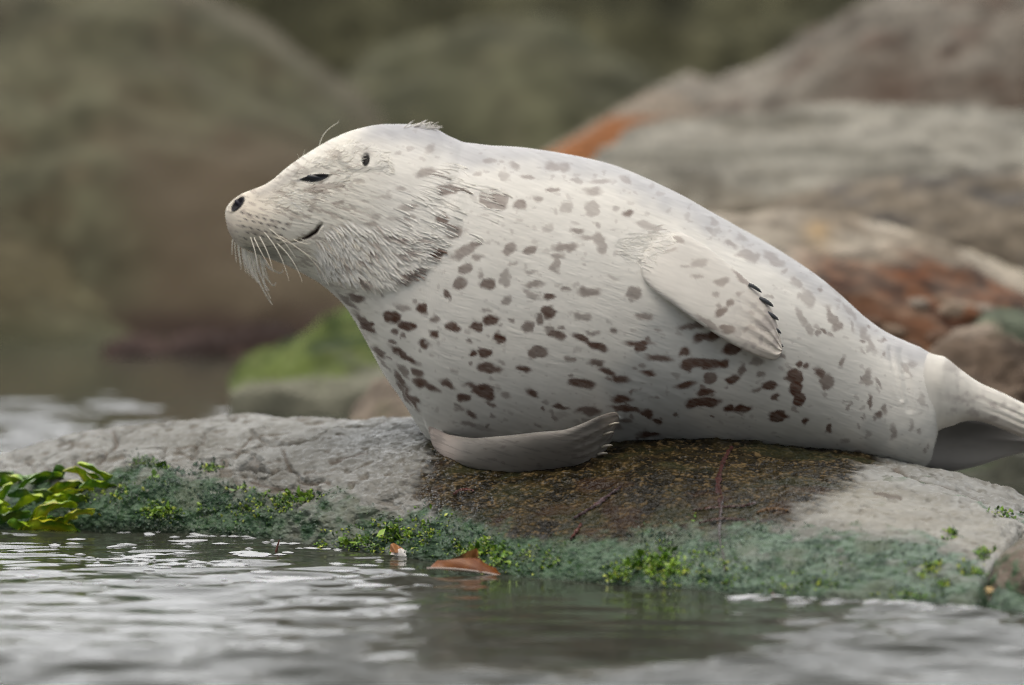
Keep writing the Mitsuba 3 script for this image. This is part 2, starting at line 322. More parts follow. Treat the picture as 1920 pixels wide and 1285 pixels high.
slab('green_boulder', [(1820, 640), (1850, 585), (1890, 570), (1940, 590), (2100, 640)], [(1820, 700), (2100, 740)], 13.0, 12.75, ([0.05, 0.062, 0.042], [0.085, 0.10, 0.072], [0.07, 0.06, 0.042]), 'small boulder with blue-green algae beside the rust-weeded rock', 'boulder', 0.03, 5, 19, back=0.3, nu=80, nv=50)
slab('shore_rock', [(1660, 900), (1720, 850), (1800, 824), (1900, 815), (2000, 820), (2200, 840)], [(1660, 960), (2200, 980)], 12.1, 11.6, ([0.045, 0.048, 0.036], [0.075, 0.075, 0.058], [0.05, 0.065, 0.035]), 'dark greenish rock low under the tail flippers', 'rock', 0.04, 5, 17, back=0.4, nu=130, nv=60)
pr = np.random.default_rng(77)
ico3 = trimesh.creation.icosphere(3)
for i in range(34):
    u, v, r = 1520 + pr.random() * 330, 555 + pr.random() * 150, 11 + 20 * pr.random()
    q = weed_at(u, v)
    p = np.array(ico3.vertices)
    p = p * (1 + 0.5 * (fbm(p, 1.3, 3, 100 + i)[:, None] - 0.5)) * np.array([1.2, 0.9, 0.75]) * r * q[1] / F
    col = [[0.33, 0.26, 0.20], [0.26, 0.19, 0.14], [0.16, 0.10, 0.07], [0.27, 0.13, 0.075], [0.36, 0.31, 0.26], [0.10, 0.07, 0.055]][int(pr.integers(6))]
    w = p + q
    add('shore_stone', w, ico3.faces, 'far_stone', color=mixc(np.array(col), np.array(col) * 0.6, fbm(w, 20, 2, i)), cat='stone', group='brown stones on the weedy rock',
        label='one of the small brown and beige stones lying below the rust-brown seaweed')

# ------------------------------------------------------------------ the boulder the seal lies on
CRS = np.array([(-200, 930), (-60, 882), (0, 859), (50, 843), (100, 829), (200, 806), (300, 795), (380, 787), (450, 781), (520, 784), (600, 790), (650, 792), (700, 787), (760, 781),
                (850, 790), (1000, 803), (1200, 808), (1300, 808), (1400, 817), (1550, 838), (1640, 855), (1740, 876), (1800, 893), (1860, 912), (1920, 932), (2000, 962), (2120, 1020)], float)
SHR = np.array([(-200, 986), (0, 992), (150, 994), (300, 1000), (450, 1006), (600, 1026), (700, 1038), (800, 1052), (900, 1072), (1000, 1086), (1100, 1093), (1200, 1102), (1300, 1107),
                (1400, 1116), (1500, 1122), (1600, 1128), (1700, 1135), (1800, 1142), (1900, 1150), (2000, 1158), (2120, 1168)], float)
NS_, NT_ = 960, (12, 200, 46)
us = np.linspace(-195, 2115, NS_)
vc = gaussian_filter1d(PchipInterpolator(*CRS.T)(us), 8)
vs = gaussian_filter1d(PchipInterpolator(*SHR.T)(us), 12)
Yc = PchipInterpolator([-200, 0, 450, 900, 1300, 1640, 2120], [11.30, 11.22, 11.02, 10.72, 10.52, 10.45, 10.40])(us)
C3, S3 = P(us, vc, Yc), W(us, vs)
tf = np.concatenate([np.linspace(-1, 0, NT_[0] + 1)[:-1], np.linspace(0, 1, NT_[1]), np.linspace(1, 2, NT_[2])[1:]])
U_, Tt = np.meshgrid(us, tf, indexing='ij')
a = np.clip(Tt, 0, 1) * np.pi / 2
fy = 0.30 * np.clip(Tt, 0, 1) + 0.70 * (1 - np.cos(a))
fz = 0.35 * np.clip(Tt, 0, 1) + 0.65 * np.sin(a)
R3 = S3[:, None] + (C3 - S3)[:, None] * np.stack([fy, fy, fz], -1)
tb = np.clip(-Tt, 0, 1)
R3 += np.stack([np.zeros_like(tb), -0.22 * tb ** 1.3, -0.32 * tb], -1)
tk = np.clip(Tt - 1, 0, 1) * np.pi / 2
R3 += np.stack([0 * tk, 0.75 * np.sin(tk), (-(C3[:, 2:3]) - 0.35) * (1 - np.cos(tk))], -1)
base = R3.reshape(-1, 3)
rf = grid_faces(NS_, len(tf))
n_ = normals(base, rf)
if n_[:, 2].mean() < 0:
    rf, n_ = rf[:, ::-1], -n_
bu, bv = measure(base)
vis = (Tt.ravel() > -0.05) & (Tt.ravel() < 1.02)
kd_rock = cKDTree(np.stack([bu, bv], 1)[vis])
vis_i = np.nonzero(vis)[0]
US, TS = U_.ravel(), Tt.ravel()
def on_rock(pts):
    """Photo readings -> the rock's own coordinates (along, up the slope) and the index of the nearest surface point."""
    i = vis_i[kd_rock.query(np.asarray(pts, float))[1]]
    return US[i], TS[i], i
def boundary(pts):
    s, t, _ = on_rock(pts)
    o = np.argsort(s)
    return np.interp(US, s[o], t[o])
def st(pts):
    """Polyline in (along / 1000, slope / 0.28) so that both axes are of similar size on the stone."""
    s, t, _ = on_rock(pts)
    return list(zip(s, t * 270))
SU, SV = US, TS * 270
# relief
x3 = base * np.array([1, 0.8, 1.3])
big = fbm(x3, 5.0, 3, 41) - 0.5
mid = fbm(x3 + 3, 17, 3, 42) - 0.5
lay = fbm(base * np.array([14, 14, 60]) + 0.0, 1.0, 3, 43) - 0.5
fine = fbm(x3, 75, 3, 44) - 0.5
pit = sstep(0.60, 0.74, fbm(base * np.array([38, 30, 55]), 1, 2, 45))
crag = 1 - np.abs(2 * fbm(base * np.array([9, 7, 13]), 1, 3, 46) - 1)
leftm = sstep(840, 700, US)
rightm = sstep(1480, 1640, US)
disp = 0.024 * big + 0.015 * mid + 0.015 * lay * (0.4 + 0.6 * leftm + 1.0 * rightm) + 0.0042 * fine - 0.0035 * pit
disp -= 0.008 * sstep(0.93, 0.99, crag) * leftm
wob = 6 * (fbm(base, 30, 2, 47) - 0.5)
CRACKS = [([(212, 800), (216, 822), (196, 850), (182, 872)], 5, 0.007), ([(530, 846), (536, 866), (545, 880)], 4, 0.006), ([(420, 838), (445, 846), (470, 822)], 3, 0.004),
          ([(620, 872), (650, 862), (680, 850)], 4, 0.005), ([(330, 836), (380, 832)], 3, 0.003), ([(80, 872), (95, 880)], 3, 0.004), ([(560, 900), (620, 905)], 3, .004), ([(470, 905), (530, 915), (545, 922)], 4, .005),
          ([(1665, 877), (1702, 899), (1755, 914), (1800, 926), (1840, 946)], 5, 0.007), ([(1640, 925), (1690, 935)], 4, 0.004), ([(1480, 905), (1540, 925)], 3, .003),
          ([(1925, 1000), (1901, 1030), (1876, 1060), (1858, 1095), (1836, 1142)], 9, 0.034)]
crack_m = np.zeros(len(base))
for pts, wd, dp in CRACKS:
    g = np.exp(-(seg_dist(SU + wob, SV + wob, st(pts)) / wd) ** 2)
    disp -= dp * g
    crack_m = np.maximum(crack_m, g)
# the shaded hollow under an overhang on the snout side
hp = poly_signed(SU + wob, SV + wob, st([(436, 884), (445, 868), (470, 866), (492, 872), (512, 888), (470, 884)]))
disp -= 0.016 * sstep(-2, 6, hp)
# the small hump covered in algae beside the sea lettuce
hs, ht, _ = on_rock([(255, 955)])
hump = np.exp(-(((SU - hs[0]) / 95) ** 2 + ((SV - ht[0] * 270) / 85) ** 2) ** 2)
disp += 0.030 * hump * sstep(-0.3, 0.1, TS)
ridge = seg_dist(SU, SV, st([(1670, 895), (1750, 917), (1830, 955), (1870, 1000)]))
disp += 0.009 * np.exp(-(ridge / 14) ** 2)
rock = base + n_ * disp[:, None]
# colour of the stone
g1, g2, g3 = fbm(base, 8, 4, 51), fbm(base + 2, 35, 3, 52), fbm(base * np.array([1, 1, 2.2]) + 4, 120, 2, 53)
dry = mixc([0.225, 0.213, 0.187], [0.345, 0.335, 0.31], sstep(0.3, 0.68, g1))
dry = mixc(dry, [0.145, 0.13, 0.105], sstep(0.56, 0.70, g2) * 0.6)
dry = mixc(dry, [0.43, 0.425, 0.41], sstep(0.55, 0.72, g3) * 0.5)
warm = sstep(1450, 1600, US) * sstep(0.35, 0.5, TS) * sstep(0.85, 0.65, TS)
dry = mixc(dry, [0.40, 0.36, 0.285], warm * 0.45 * (0.4 + g2))
dry = dry * np.array([0.87, 0.905, 0.935])
dry = mixc(dry, [0.10, 0.075, 0.055], np.clip(crack_m * 1.1 - 0.25, 0, 1) * 0.9)
dry = mixc(dry, [0.11, 0.09, 0.065], pit * 0.65 * np.maximum(leftm, 0.5 * rightm))
dry = mixc(dry, [0.12, 0.10, 0.08], sstep(0.955, 0.995, crag) * 0.5 * leftm)
dry = mixc(dry, [0.07, 0.065, 0.055], sstep(0, 5, hp) * 0.75)  # the hollow's shade painted dark into the stone colour
# wet brown sheet of film algae where the seal drips
wet_poly = st([(798, 830), (800, 865), (770, 905), (790, 945), (850, 985), (930, 1015), (1050, 1035), (1200, 1030), (1330, 1005), (1400, 990), (1475, 975), (1490, 955), (1545, 930), (1590, 900), (1640, 856), (1640, 800), (798, 760)])
stk = fbm(np.stack([SU / 55, SV / 7, 0 * SU], -1), 1.0, 3, 60) - .5
ws = poly_signed(SU + 26 * (g2 - .5) + 60 * stk, SV + 24 * (g2 - .5), wet_poly)
ws = np.where(TS > 0.93, np.minimum(SU + 45 * stk - 798, 1650 - SU), ws)
wetm = sstep(-26, 18, ws + 30 * (fbm(base, 55, 2, 61) - .5))
sp = fbm(base * np.array([1, 1, 1.6]), 90, 2, 54)
wetc = mixc([0.008, 0.0065, 0.003], [0.034, 0.025, 0.009], sstep(0.35, 0.65, g2))
sp2 = fbm(base * np.array([1, 1, 1.9]), 190, 2, 59)
wetc = mixc(wetc, [0.16, 0.11, 0.05], sstep(0.56, 0.66, 0.45 * sp + 0.55 * sp2) * 0.75)
wetc = mixc(wetc, [0.010, 0.008, 0.005], sstep(0.46, 0.38, 0.5 * sp + 0.5 * sp2) * 0.7)
wetc = mixc(wetc, [0.030, 0.035, 0.014], sstep(0.5, 0.65, fbm(base + 5, 10, 3, 67)) * 0.5)
shade_ = np.exp(-((SU - 960) / 190) ** 2) * sstep(0.55, 0.8, TS)  # contact shade under the tucked flipper, painted into the wet colour
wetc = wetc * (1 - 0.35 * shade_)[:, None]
rd = fbm(base + 9, 14, 3, 55)
wetc = mixc(wetc, [0.045, 0.020, 0.012], sstep(0.55, 0.68, rd) * 0.4 * sstep(0.85, 0.6, TS))
# slimy green algae above the waterline
top = boundary([(-150, 895), (0, 890), (120, 915), (200, 905), (260, 880), (330, 892), (430, 905), (520, 935), (560, 925), (640, 910), (690, 945), (760, 960), (850, 965), (930, 985), (1050, 1005), (1150, 1000), (1250, 985), (1330, 975), (1420, 975),
                (1500, 985), (1600, 990), (1680, 1000), (1740, 1010), (1800, 1035), (1850, 1075), (1920, 1110), (2050, 1130)])
gap = boundary([(-150, 985), (480, 1000), (560, 1000), (600, 985), (650, 975), (700, 985), (760, 1005), (860, 1045), (2100, 1165)])
ad = (top - TS) * 270 + 46 * (g2 - 0.5) + 34 * (g1 - .5)
alg = sstep(-8, 12, ad)
thin = sstep(470, 560, US) * sstep(800, 690, US)
alg *= 1 - 0.55 * thin * sstep(0.35, 0.6, g2)
alg *= 1 - 0.55 * sstep(0.50, 0.62, fbm(base + 21, 22, 3, 74)) * sstep(0.12, 0.3, TS)
patch = sstep(0.60, 0.70, g1 * 0.5 + g2 * 0.5) * sstep(1600, 1760, US) * sstep(0.97, 0.8, TS)
alg = np.maximum(alg, patch * 0.9)
algc = mixc(mixc(np.array([0.030, 0.062, 0.036]), np.array([0.055, 0.085, 0.068]), sstep(1000, 1400, US)), mixc(np.array([0.13, 0.185, 0.135]), np.array([0.215, 0.265, 0.235]), sstep(1000, 1400, US)), sstep(0.36, 0.62, 0.5 * g2 + 0.5 * g3))  # paler grey-green tones paint the wet film's sheen into the colour
algc = mixc(algc, [0.035, 0.085, 0.02], sstep(0.55, 0.7, sp) * 0.6)
algc = mixc(algc, [0.17, 0.17, 0.15], sstep(0.54, 0.68, rd) * 0.6)
algc = algc * np.array([0.70, 0.82, 0.68])
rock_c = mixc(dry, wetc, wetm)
rock_c = mixc(rock_c, algc, alg)
wl = sstep(0.06, -0.02, TS)
rock_c = mixc(rock_c, [0.03, 0.035, 0.025], wl * 0.8)
damp = np.exp(-((SU - 705) / 95) ** 2) * sstep(0.2, 0.5, TS)
rightdamp = np.exp(-(seg_dist(SU, SV, st([(1650, 862), (1750, 915), (1840, 960), (1920, 1010)])) / 45) ** 2)
wet_all = np.clip(np.maximum.reduce([wetm * 0.95, alg * 0.80, damp * 0.9, rightdamp * 0.6, wl]) * (0.75 + 0.5 * g2), 0, 1)
rock_r = rock + n_ * (alg * (0.005 * (fbm(base, 60, 3, 56) - 0.35) + 0.005 * (fbm(base, 160, 2, 57) - .5)) + wetm * 0.006 * (sp - .5))[:, None]
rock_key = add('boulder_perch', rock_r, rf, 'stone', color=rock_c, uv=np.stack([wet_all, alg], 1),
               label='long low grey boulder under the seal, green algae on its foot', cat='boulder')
ru_, rv_ = measure(rock_r)
kd_r2 = cKDTree(np.stack([ru_, rv_], 1)[vis])
rn = normals(rock_r, rf)
def rock_at(u, v):
    i = vis_i[kd_r2.query(np.stack([np.atleast_1d(u), np.atleast_1d(v)], -1).astype(float))[1]]
    return rock_r[i], rn[i], i

# the separate rock beyond the crack, at the picture's edge
p = np.array(ICO5.vertices)
p = p * (1 + 0.13 * (fbm(p, 2.2, 4, 61) - 0.5) * 2)[:, None]
k = 9.4 / F
w = p * np.array([105 * k, 0.16, 88 * k]) + P(1962, 1098, 9.36)
e1, e2 = fbm(w, 12, 3, 62), fbm(w, 50, 3, 63)
w = w + normals(w, ICO5.faces) * (0.006 * (e2 - .5) + 0.003 * (fbm(w, 140, 2, 66) - .5))[:, None]
c = mixc([0.21, 0.155, 0.12], [0.155, 0.14, 0.12], e1)
c = mixc(c, [0.06, 0.11, 0.055], sstep(0.42, 0.6, e2) * sstep(0.13, 0.05, w[:, 2]))
add('edge_rock', w, ICO5.faces, 'stone', color=c, uv=np.stack([0.4 + 0 * e1, e1], 1), label='pinkish brown rock with green algae across the dark crack from the seal\'s boulder', cat='rock')
p = np.array(ico3.vertices) * (1 + 0.25 * (fbm(np.array(ico3.vertices), 1.5, 2, 64) - .5))[:, None]
q, _, _ = rock_at(1853, 1110)
w = p * np.array([0.0125, 0.011, 0.0085]) + P(1855, 1110, q[0][1] - 0.012)
add('pebble', w, ico3.faces, 'stone', color=mixc([0.62, 0.43, 0.17], [0.66, 0.56, 0.38], fbm(w, 90, 2, 65)), uv=np.zeros((len(w), 2)) + 0.2, label='small yellow-tan pebble wedged in the dark crack at the waterline', cat='pebble')
p = np.array(ico3.vertices) * (1 + 0.3 * (fbm(np.array(ico3.vertices), 1.5, 2, 68) - .5))[:, None]
w = p * np.array([0.020, 0.013, 0.018]) + P(1850, 1134, q[0][1] - 0.016)
add('pebble', w, ico3.faces, 'stone', color=mixc([0.30, 0.25, 0.23], [0.22, 0.2, 0.18], fbm(w, 90, 2, 69)), uv=np.zeros((len(w), 2)) + 0.3, label='grey-pink stone under the yellow pebble in the crack', cat='pebble')

# ------------------------------------------------------------------ the seal
YS = 10.6
KS = float(P(961, 642.5, YS)[0] - P(960, 642.5, YS)[0])       # metres per reading at the seal's middle plane
Z0 = float(P(960, 642.5, YS)[2])
def lat(p):
    """The seal's own side-view coordinates (metres / KS) of points: along the body, down, and towards its left flank."""
    return CX + p[:, 0] / KS, CY + (Z0 - p[:, 2]) / KS, (YS - p[:, 1]) / KS
def body_pt(U, V, D):
    U, V, D = np.broadcast_arrays(np.asarray(U, float), np.asarray(V, float), np.asarray(D, float))
    return np.stack([(U - CX) * KS, YS - D * KS, Z0 - (V - CY) * KS], -1)

SEC = np.array([  # back line u v, belly line u v, half width
    (424.5, 397, 424.5, 404, 3), (426, 391, 426, 414, 9), (431, 383, 431, 431, 21), (438, 376, 437, 444, 31), (447, 369, 446, 457, 42), (462, 361, 464, 470, 54), (484, 353, 490, 483, 66), (503, 344, 517, 493, 74),
    (540, 313, 552, 507, 88), (587, 281, 592, 525, 108), (649, 249, 622, 549, 132), (696, 236, 650, 577, 150), (727, 233, 675, 619, 164), (780, 234, 700, 665, 182), (820, 244, 725, 711, 200),
    (851, 260, 750, 744, 216), (876, 269, 775, 786, 232), (910, 273, 805, 828, 246), (959, 275, 850, 858, 260), (1031, 284, 930, 876, 272), (1102, 297, 1030, 877, 280), (1156, 311, 1120, 866, 284),
    (1245, 349, 1238, 856, 282), (1353, 408, 1350, 856, 262), (1455, 466, 1450, 860, 232), (1551, 530, 1545, 866, 192), (1640, 609, 1625, 876, 152), (1692, 638, 1688, 888, 132), (1715, 647, 1710, 891, 122), (1732, 654, 1726, 884, 112),
    (1746, 664, 1740, 868, 98), (1757, 684, 1751, 842, 78), (1764, 712, 1759, 812, 52), (1767, 750, 1766, 780, 20)], float)

def interp_sections(sec, n, sig):
    sec = np.asarray(sec, float)
    m, h = (sec[:, :2] + sec[:, 2:4]) / 2, (sec[:, :2] - sec[:, 2:4]) / 2
    d = np.concatenate([[0], np.cumsum(np.sqrt((np.diff(m, axis=0) ** 2).sum(1) + 1.0 * (np.diff(h, axis=0) ** 2).sum(1)))])
    t = np.linspace(0, d[-1], n)
    out = PchipInterpolator(d, sec)(t)
    sm = gaussian_filter1d(out, sig, axis=0, mode='nearest')
    e = np.minimum(np.arange(n), np.arange(n)[::-1])
    bl = sstep(0, 12 * sig, e)[:, None]
    return out * (1 - bl) + sm * bl

def ring_angles(n, near=0.66):
    k = int(n * near)
    return np.concatenate([np.linspace(0, np.pi, k, endpoint=False), np.linspace(np.pi, 2 * np.pi, n - k, endpoint=False)])

def close_loft(rings):
    ns, nt = rings.shape[:2]
    v = np.vstack([rings.reshape(-1, 3), rings[0].mean(0), rings[-1].mean(0)])
    f = grid_faces(ns, nt, True)
    j = np.arange(nt); j2 = (j + 1) % nt
    f = np.vstack([f, np.stack([np.full(nt, ns * nt), j2, j], 1), np.stack([np.full(nt, ns * nt + 1), (ns - 1) * nt + j, (ns - 1) * nt + j2], 1)])
    return v, outward(v, f)

NB, NTH = 880, 470
S = interp_sections(SEC, NB, 7)
th = ring_angles(NTH)
ct, sn = np.cos(th), np.sin(th)
e = 0.93
ce, se = np.sign(ct) * np.abs(ct) ** e, np.sign(sn) * np.abs(sn) ** e
mU, mV = (S[:, 0] + S[:, 2]) / 2, (S[:, 1] + S[:, 3]) / 2
hU, hV = (S[:, 0] - S[:, 2]) / 2, (S[:, 1] - S[:, 3]) / 2
rings = body_pt(mU[:, None] + hU[:, None] * ce, mV[:, None] + hV[:, None] * ce, S[:, 4][:, None] * se)
bv0, bf0 = close_loft(rings)
bn0 = normals(bv0, bf0)
U0, V0, D0 = lat(bv0)
near0 = np.nonzero((D0 > 0) & (bn0[:, 1] < 0.05))[0]
kd_b = cKDTree(np.stack([U0, V0], 1)[near0])
def depth_at(U, V, k=6):
    d, i = kd_b.query(np.stack([np.atleast_1d(U), np.atleast_1d(V)], -1).astype(float), k=k)
    w = 1 / (d + 0.3) ** 2
    return (D0[near0[i]] * w).sum(-1) / w.sum(-1)
def NS(pts):
    """Readings on the seal's near flank -> its own side-view coordinates."""
    pts = np.atleast_2d(np.asarray(pts, float))
    U, V = pts[:, 0].copy(), pts[:, 1].copy()
    for _ in range(4):
        s = 1 - depth_at(U, V) * KS / YS
        U, V = CX + (pts[:, 0] - CX) * s, CY + (pts[:, 1] - CY) * s
    return np.stack([U, V], 1)
def NS1(u, v):
    return NS([(u, v)])[0]
def gau(U, V, c, ru, rv, ang=0.0):
    a = math.radians(ang)
    x, y = U - c[0], V - c[1]
    return np.exp(-(((x * math.cos(a) + y * math.sin(a)) / ru) ** 2 + ((-x * math.sin(a) + y * math.cos(a)) / rv) ** 2))
def ell(U, V, c, ru, rv, ang=0.0):
    a = math.radians(ang)
    x, y = U - c[0], V - c[1]
    return np.sqrt(((x * math.cos(a) + y * math.sin(a)) / ru) ** 2 + ((-x * math.sin(a) + y * math.cos(a)) / rv) ** 2)

EYE, EAR, PAD, NOSTRIL = NS1(592, 328), NS1(687, 294), NS1(492, 420), NS1(447, 381)
MOUTH = NS([(603, 414), (592, 429), (577, 439), (558, 447), (537, 452), (515, 457), (490, 461), (468, 462)])
RUFF = NS([(440, 400), (520, 300), (640, 230), (800, 215), (842, 262), (862, 300), (872, 345), (866, 400), (842, 440), (812, 478), (780, 512), (738, 538), (690, 540), (640, 538), (600, 536), (540, 520), (460, 500)])
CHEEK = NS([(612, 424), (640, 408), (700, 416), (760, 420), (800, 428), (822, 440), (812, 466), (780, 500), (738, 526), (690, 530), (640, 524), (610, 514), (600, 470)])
HEADPAD = NS([(640, 268), (690, 262), (716, 274), (728, 296), (732, 313), (700, 316), (660, 318), (632, 300)])
FOLDS = [(NS([(838, 258), (820, 300), (800, 336)]), 16, 2.0), (NS([(866, 272), (858, 318), (838, 370)]), 14, 2.2), (NS([(1758, 668), (1761, 720), (1760, 790), (1754, 850)]), 7, 2.0), (NS([(1690, 655), (1697, 700), (1706, 760)]), 6, 1.6), (NS([(1668, 650), (1676, 690), (1690, 740)]), 4, 1.5),
         (NS([(1738, 660), (1745, 700), (1744, 760)]), 6, 1.2), (NS([(1280, 424), (1300, 434), (1318, 452)]), 4, 3.0)]
def almond(U, V):
    a = math.radians(-9)
    x, y = U - EYE[0], V - EYE[1]
    x, y = x * math.cos(a) + y * math.sin(a), -x * math.sin(a) + y * math.cos(a)
    hgt = 5.8 * np.clip(1 - (np.abs(x) / 30) ** 1.9, 0.02, 1)
    yy = y + 2.2 * (x / 30) ** 2 - 0.8
    return np.where(np.abs(x) < 31, np.abs(yy) / hgt, 9)
def relief(v, U, V, D):
    d = np.zeros(len(v))
    d += 12 * gau(U, V, PAD, 50, 36, 15) + 3 * gau(U, V, PAD + [-30, 4], 26, 28)
    d -= 4 * gau(U, V, EYE + [0, 2], 46, 22, -10)
    d += 3.5 * gau(U, V, EYE + [6, -26], 46, 14, -22)
    al = almond(U, V)
    d += 2.4 * np.exp(-((al - 1.25) / 0.3) ** 2)
    d -= 3.6 * sstep(1.05, 0.7, al)
    d -= 9 * sstep(1.15, 0.5, ell(U, V, EAR, 7, 11, 12))
    hpd = poly_signed(U, V, HEADPAD)
    d += 3.5 * sstep(-2, 9, hpd)
    d -= 7 * sstep(1.1, 0.4, ell(U, V, NOSTRIL, 15, 6.5, -47))
    d += 2.0 * np.exp(-((ell(U, V, NOSTRIL, 15, 6.5, -47) - 1.25) / 0.25) ** 2)
    m = seg_dist(U, V, MOUTH)
    fade = sstep(455, 500, U)
    d -= (1.2 + 4.5 * sstep(535, 580, U)) * fade * np.exp(-(m / 3.0) ** 2)
    d -= 4.0 * sstep(0, 16, V - np.interp(U, [430, 470, 515, 560, 600], [452, 460, 458, 449, 425])) * sstep(590, 520, U) * sstep(425, 445, U)
    d += 5 * sstep(-8, 18, poly_signed(U, V, RUFF)) * sstep(585, 690, U + 0.15 * (V - 450)) * sstep(262, 330, V) * (D > -20)
    for pts, wd, dp in FOLDS:
        s = seg_dist(U, V, pts)
        d -= dp * np.exp(-(s / wd) ** 2) - 0.6 * dp * np.exp(-((s - 2 * wd) / (1.4 * wd)) ** 2)
    d += 5.0 * (fbm(v, 7, 2, 71) - 0.5) * sstep(700, 900, U) * sstep(300, 330, V)
    x, y = U * 0.94 + V * 0.34, V * 0.94 - U * 0.34
    d += 1.4 * (n2(x / 46, y / 9, 72, 3) - .5) + 1.3 * sstep(900, 650, U) * (n2(x / 22, y / 6, 73, 2) - .5)
    return d
bv1 = bv0 + bn0 * (relief(bv0, U0, V0, D0) * KS)[:, None]

def flipper(sec, n, nt, lift_tb=None, depth=None, digits=(), dig_from=0.55, e=0.85, sig=4):
    """sec rows: one edge u v, other edge u v, half thickness, depth of the first edge, depth of the second (side-view units towards the viewer's flank)."""
    q = interp_sections(sec, n, sig)
    t = ring_angles(nt, 0.6)
    c, s = np.cos(t), np.sin(t)
    c, s = np.sign(c) * np.abs(c) ** e, np.sign(s) * np.abs(s) ** 0.9
    r = np.empty((n, nt, 3))
    fr = np.linspace(0, 1, n)
    for j in range(nt):
        w = (1 + c[j]) / 2
        Dp = q[:, 5] * w + q[:, 6] * (1 - w)
        u, v = q[:, 0] * w + q[:, 2] * (1 - w), q[:, 1] * w + q[:, 3] * (1 - w)
        k = 1 - Dp * KS / YS
        u, v = CX + (u - CX) * k, CY + (v - CY) * k
        bump = 0
        for b0, b1, wd, am in digits:
            b = b0 + (b1 - b0) * fr
            bump = bump + am * np.exp(-((w - b) / wd) ** 2) * sstep(dig_from, dig_from + 0.3, fr)
        r[:, j] = body_pt(u, v, Dp + (q[:, 4] + bump) * s[j])
    return close_loft(r)

FL = [(1214, 442, 1200, 474, 12, -13), (1240, 424, 1203, 500, 17, -7), (1272, 424, 1224, 526, 20, 1), (1303, 437, 1262, 553, 21, 8), (1335, 458, 1300, 581, 21, 13), (1368, 484, 1340, 608, 20, 15),
      (1398, 510, 1378, 631, 18, 16), (1422, 534, 1412, 647, 15, 15), (1444, 562, 1436, 656, 12, 13), (1457, 594, 1452, 659, 9, 11), (1464, 622, 1462, 652, 7, 10), (1467, 636, 1466, 644, 3, 9)]
fl = []
for r in FL:
    (a0, a1), (b0, b1) = NS([(r[0], r[1]), (r[2], r[3])])
    da, db = depth_at(a0, a1)[0], depth_at(b0, b1)[0]
    fl.append([r[0], r[1], r[2], r[3], r[4] * 1.15, da + r[5] - 3, db + r[5] + 5 + 13 * min(1, max(0, (r[2] - 1205) / 60))])
fl = np.array(fl)
fl[:, 5], fl[:, 6] = gaussian_filter1d(fl[:, 5], 1.2), gaussian_filter1d(fl[:, 6], 1.2)
DIG = [(0.92, 0.97, 0.06, 4), (0.72, 0.80, 0.07, 5), (0.52, 0.60, 0.07, 5), (0.32, 0.40, 0.07, 5), (0.12, 0.16, 0.08, 5)]
f1v, f1f = flipper(fl, 260, 170, digits=DIG)
FL2 = [(800, 790, 806, 826, 10), (822, 800, 820, 838, 18), (848, 806, 836, 850, 24), (880, 806, 865, 861, 28), (920, 800, 908, 870, 30), (965, 793, 958, 878, 30), (1010, 786, 1010, 876, 28), (1055, 782, 1060, 867, 25),
       (1088, 772, 1090, 860, 22), (1116, 761, 1110, 855, 17), (1138, 755.5, 1124, 848, 13), (1152, 756, 1140, 825, 10), (1159, 762, 1155, 790, 6), (1161, 768, 1160, 776, 3)]
f2 = []
for r in FL2:
    pr_, _, _ = rock_at(r[2], r[3] + 4)
    db = (YS - pr_[0][1]) / KS + 6
    (a0, a1), = NS([(r[0], r[1])])
    da = depth_at(a0, a1)[0] + (16 if r[0] > 860 else -8)
    da = max(da, (db + 50) * min(1.0, max(0.0, (r[0] - 820) / 60)))
    f2.append([*r, da, db])
f2 = np.array(f2)
f2[:, 6] = np.maximum(f2[:, 6] + 1, f2[:, 5] - 62)
f2[:, 5], f2[:, 6] = gaussian_filter1d(f2[:, 5], 1.0), gaussian_filter1d(f2[:, 6], 1.5)
f2v, f2f = flipper(f2, 260, 150, e=0.97, digits=[(0.93, 0.93, 0.07, 6), (0.70, 0.72, 0.06, 6), (0.52, 0.50, 0.06, 6), (0.33, 0.30, 0.06, 6), (0.13, 0.12, 0.06, 6)], dig_from=0.62)
H1 = [(1680, 690, 1680, 790, 70, 0, 0), (1728, 660, 1724, 806, 104, 0, 5), (1768, 667, 1766, 806, 86, -2, 5), (1790, 684, 1795, 794, 66, -5, 5), (1813, 702, 1818, 788, 52, -5, 8), (1838, 719, 1838, 790, 42, -5, 8), (1874, 734, 1876, 803, 35, -5, 8),
      (1920, 757, 1920, 821, 30, -5, 8), (1980, 782, 1985, 852, 24, -5, 8), (2040, 808, 2048, 872, 17, -5, 8), (2068, 830, 2072, 858, 8, -5, 8)]
h1v, h1f = flipper(H1, 170, 110, digits=[(0.9, .95, .1, 6), (.7, .72, .08, 4), (.5, .5, .08, 4), (.3, .28, .08, 4), (.1, .05, .1, 6)], dig_from=0.3)
H2 = [(1690, 780, 1690, 862, 60, -30, -30), (1730, 790, 1726, 884, 58, -40, -40), (1776, 782, 1776, 889, 40, -60, -60), (1832, 784, 1832, 879, 30, -65, -60), (1888, 800, 1888, 861, 25, -70, -60), (1940, 812, 1940, 850, 20, -75, -60), (2000, 815, 2000, 846, 15, -80, -60),
      (2030, 822, 2030, 840, 6, -80, -60)]
h2v, h2f = flipper(H2, 150, 90, digits=[(.9, .95, .1, 6), (.5, .5, .1, 4), (.1, .05, .1, 5)], dig_from=0.2)

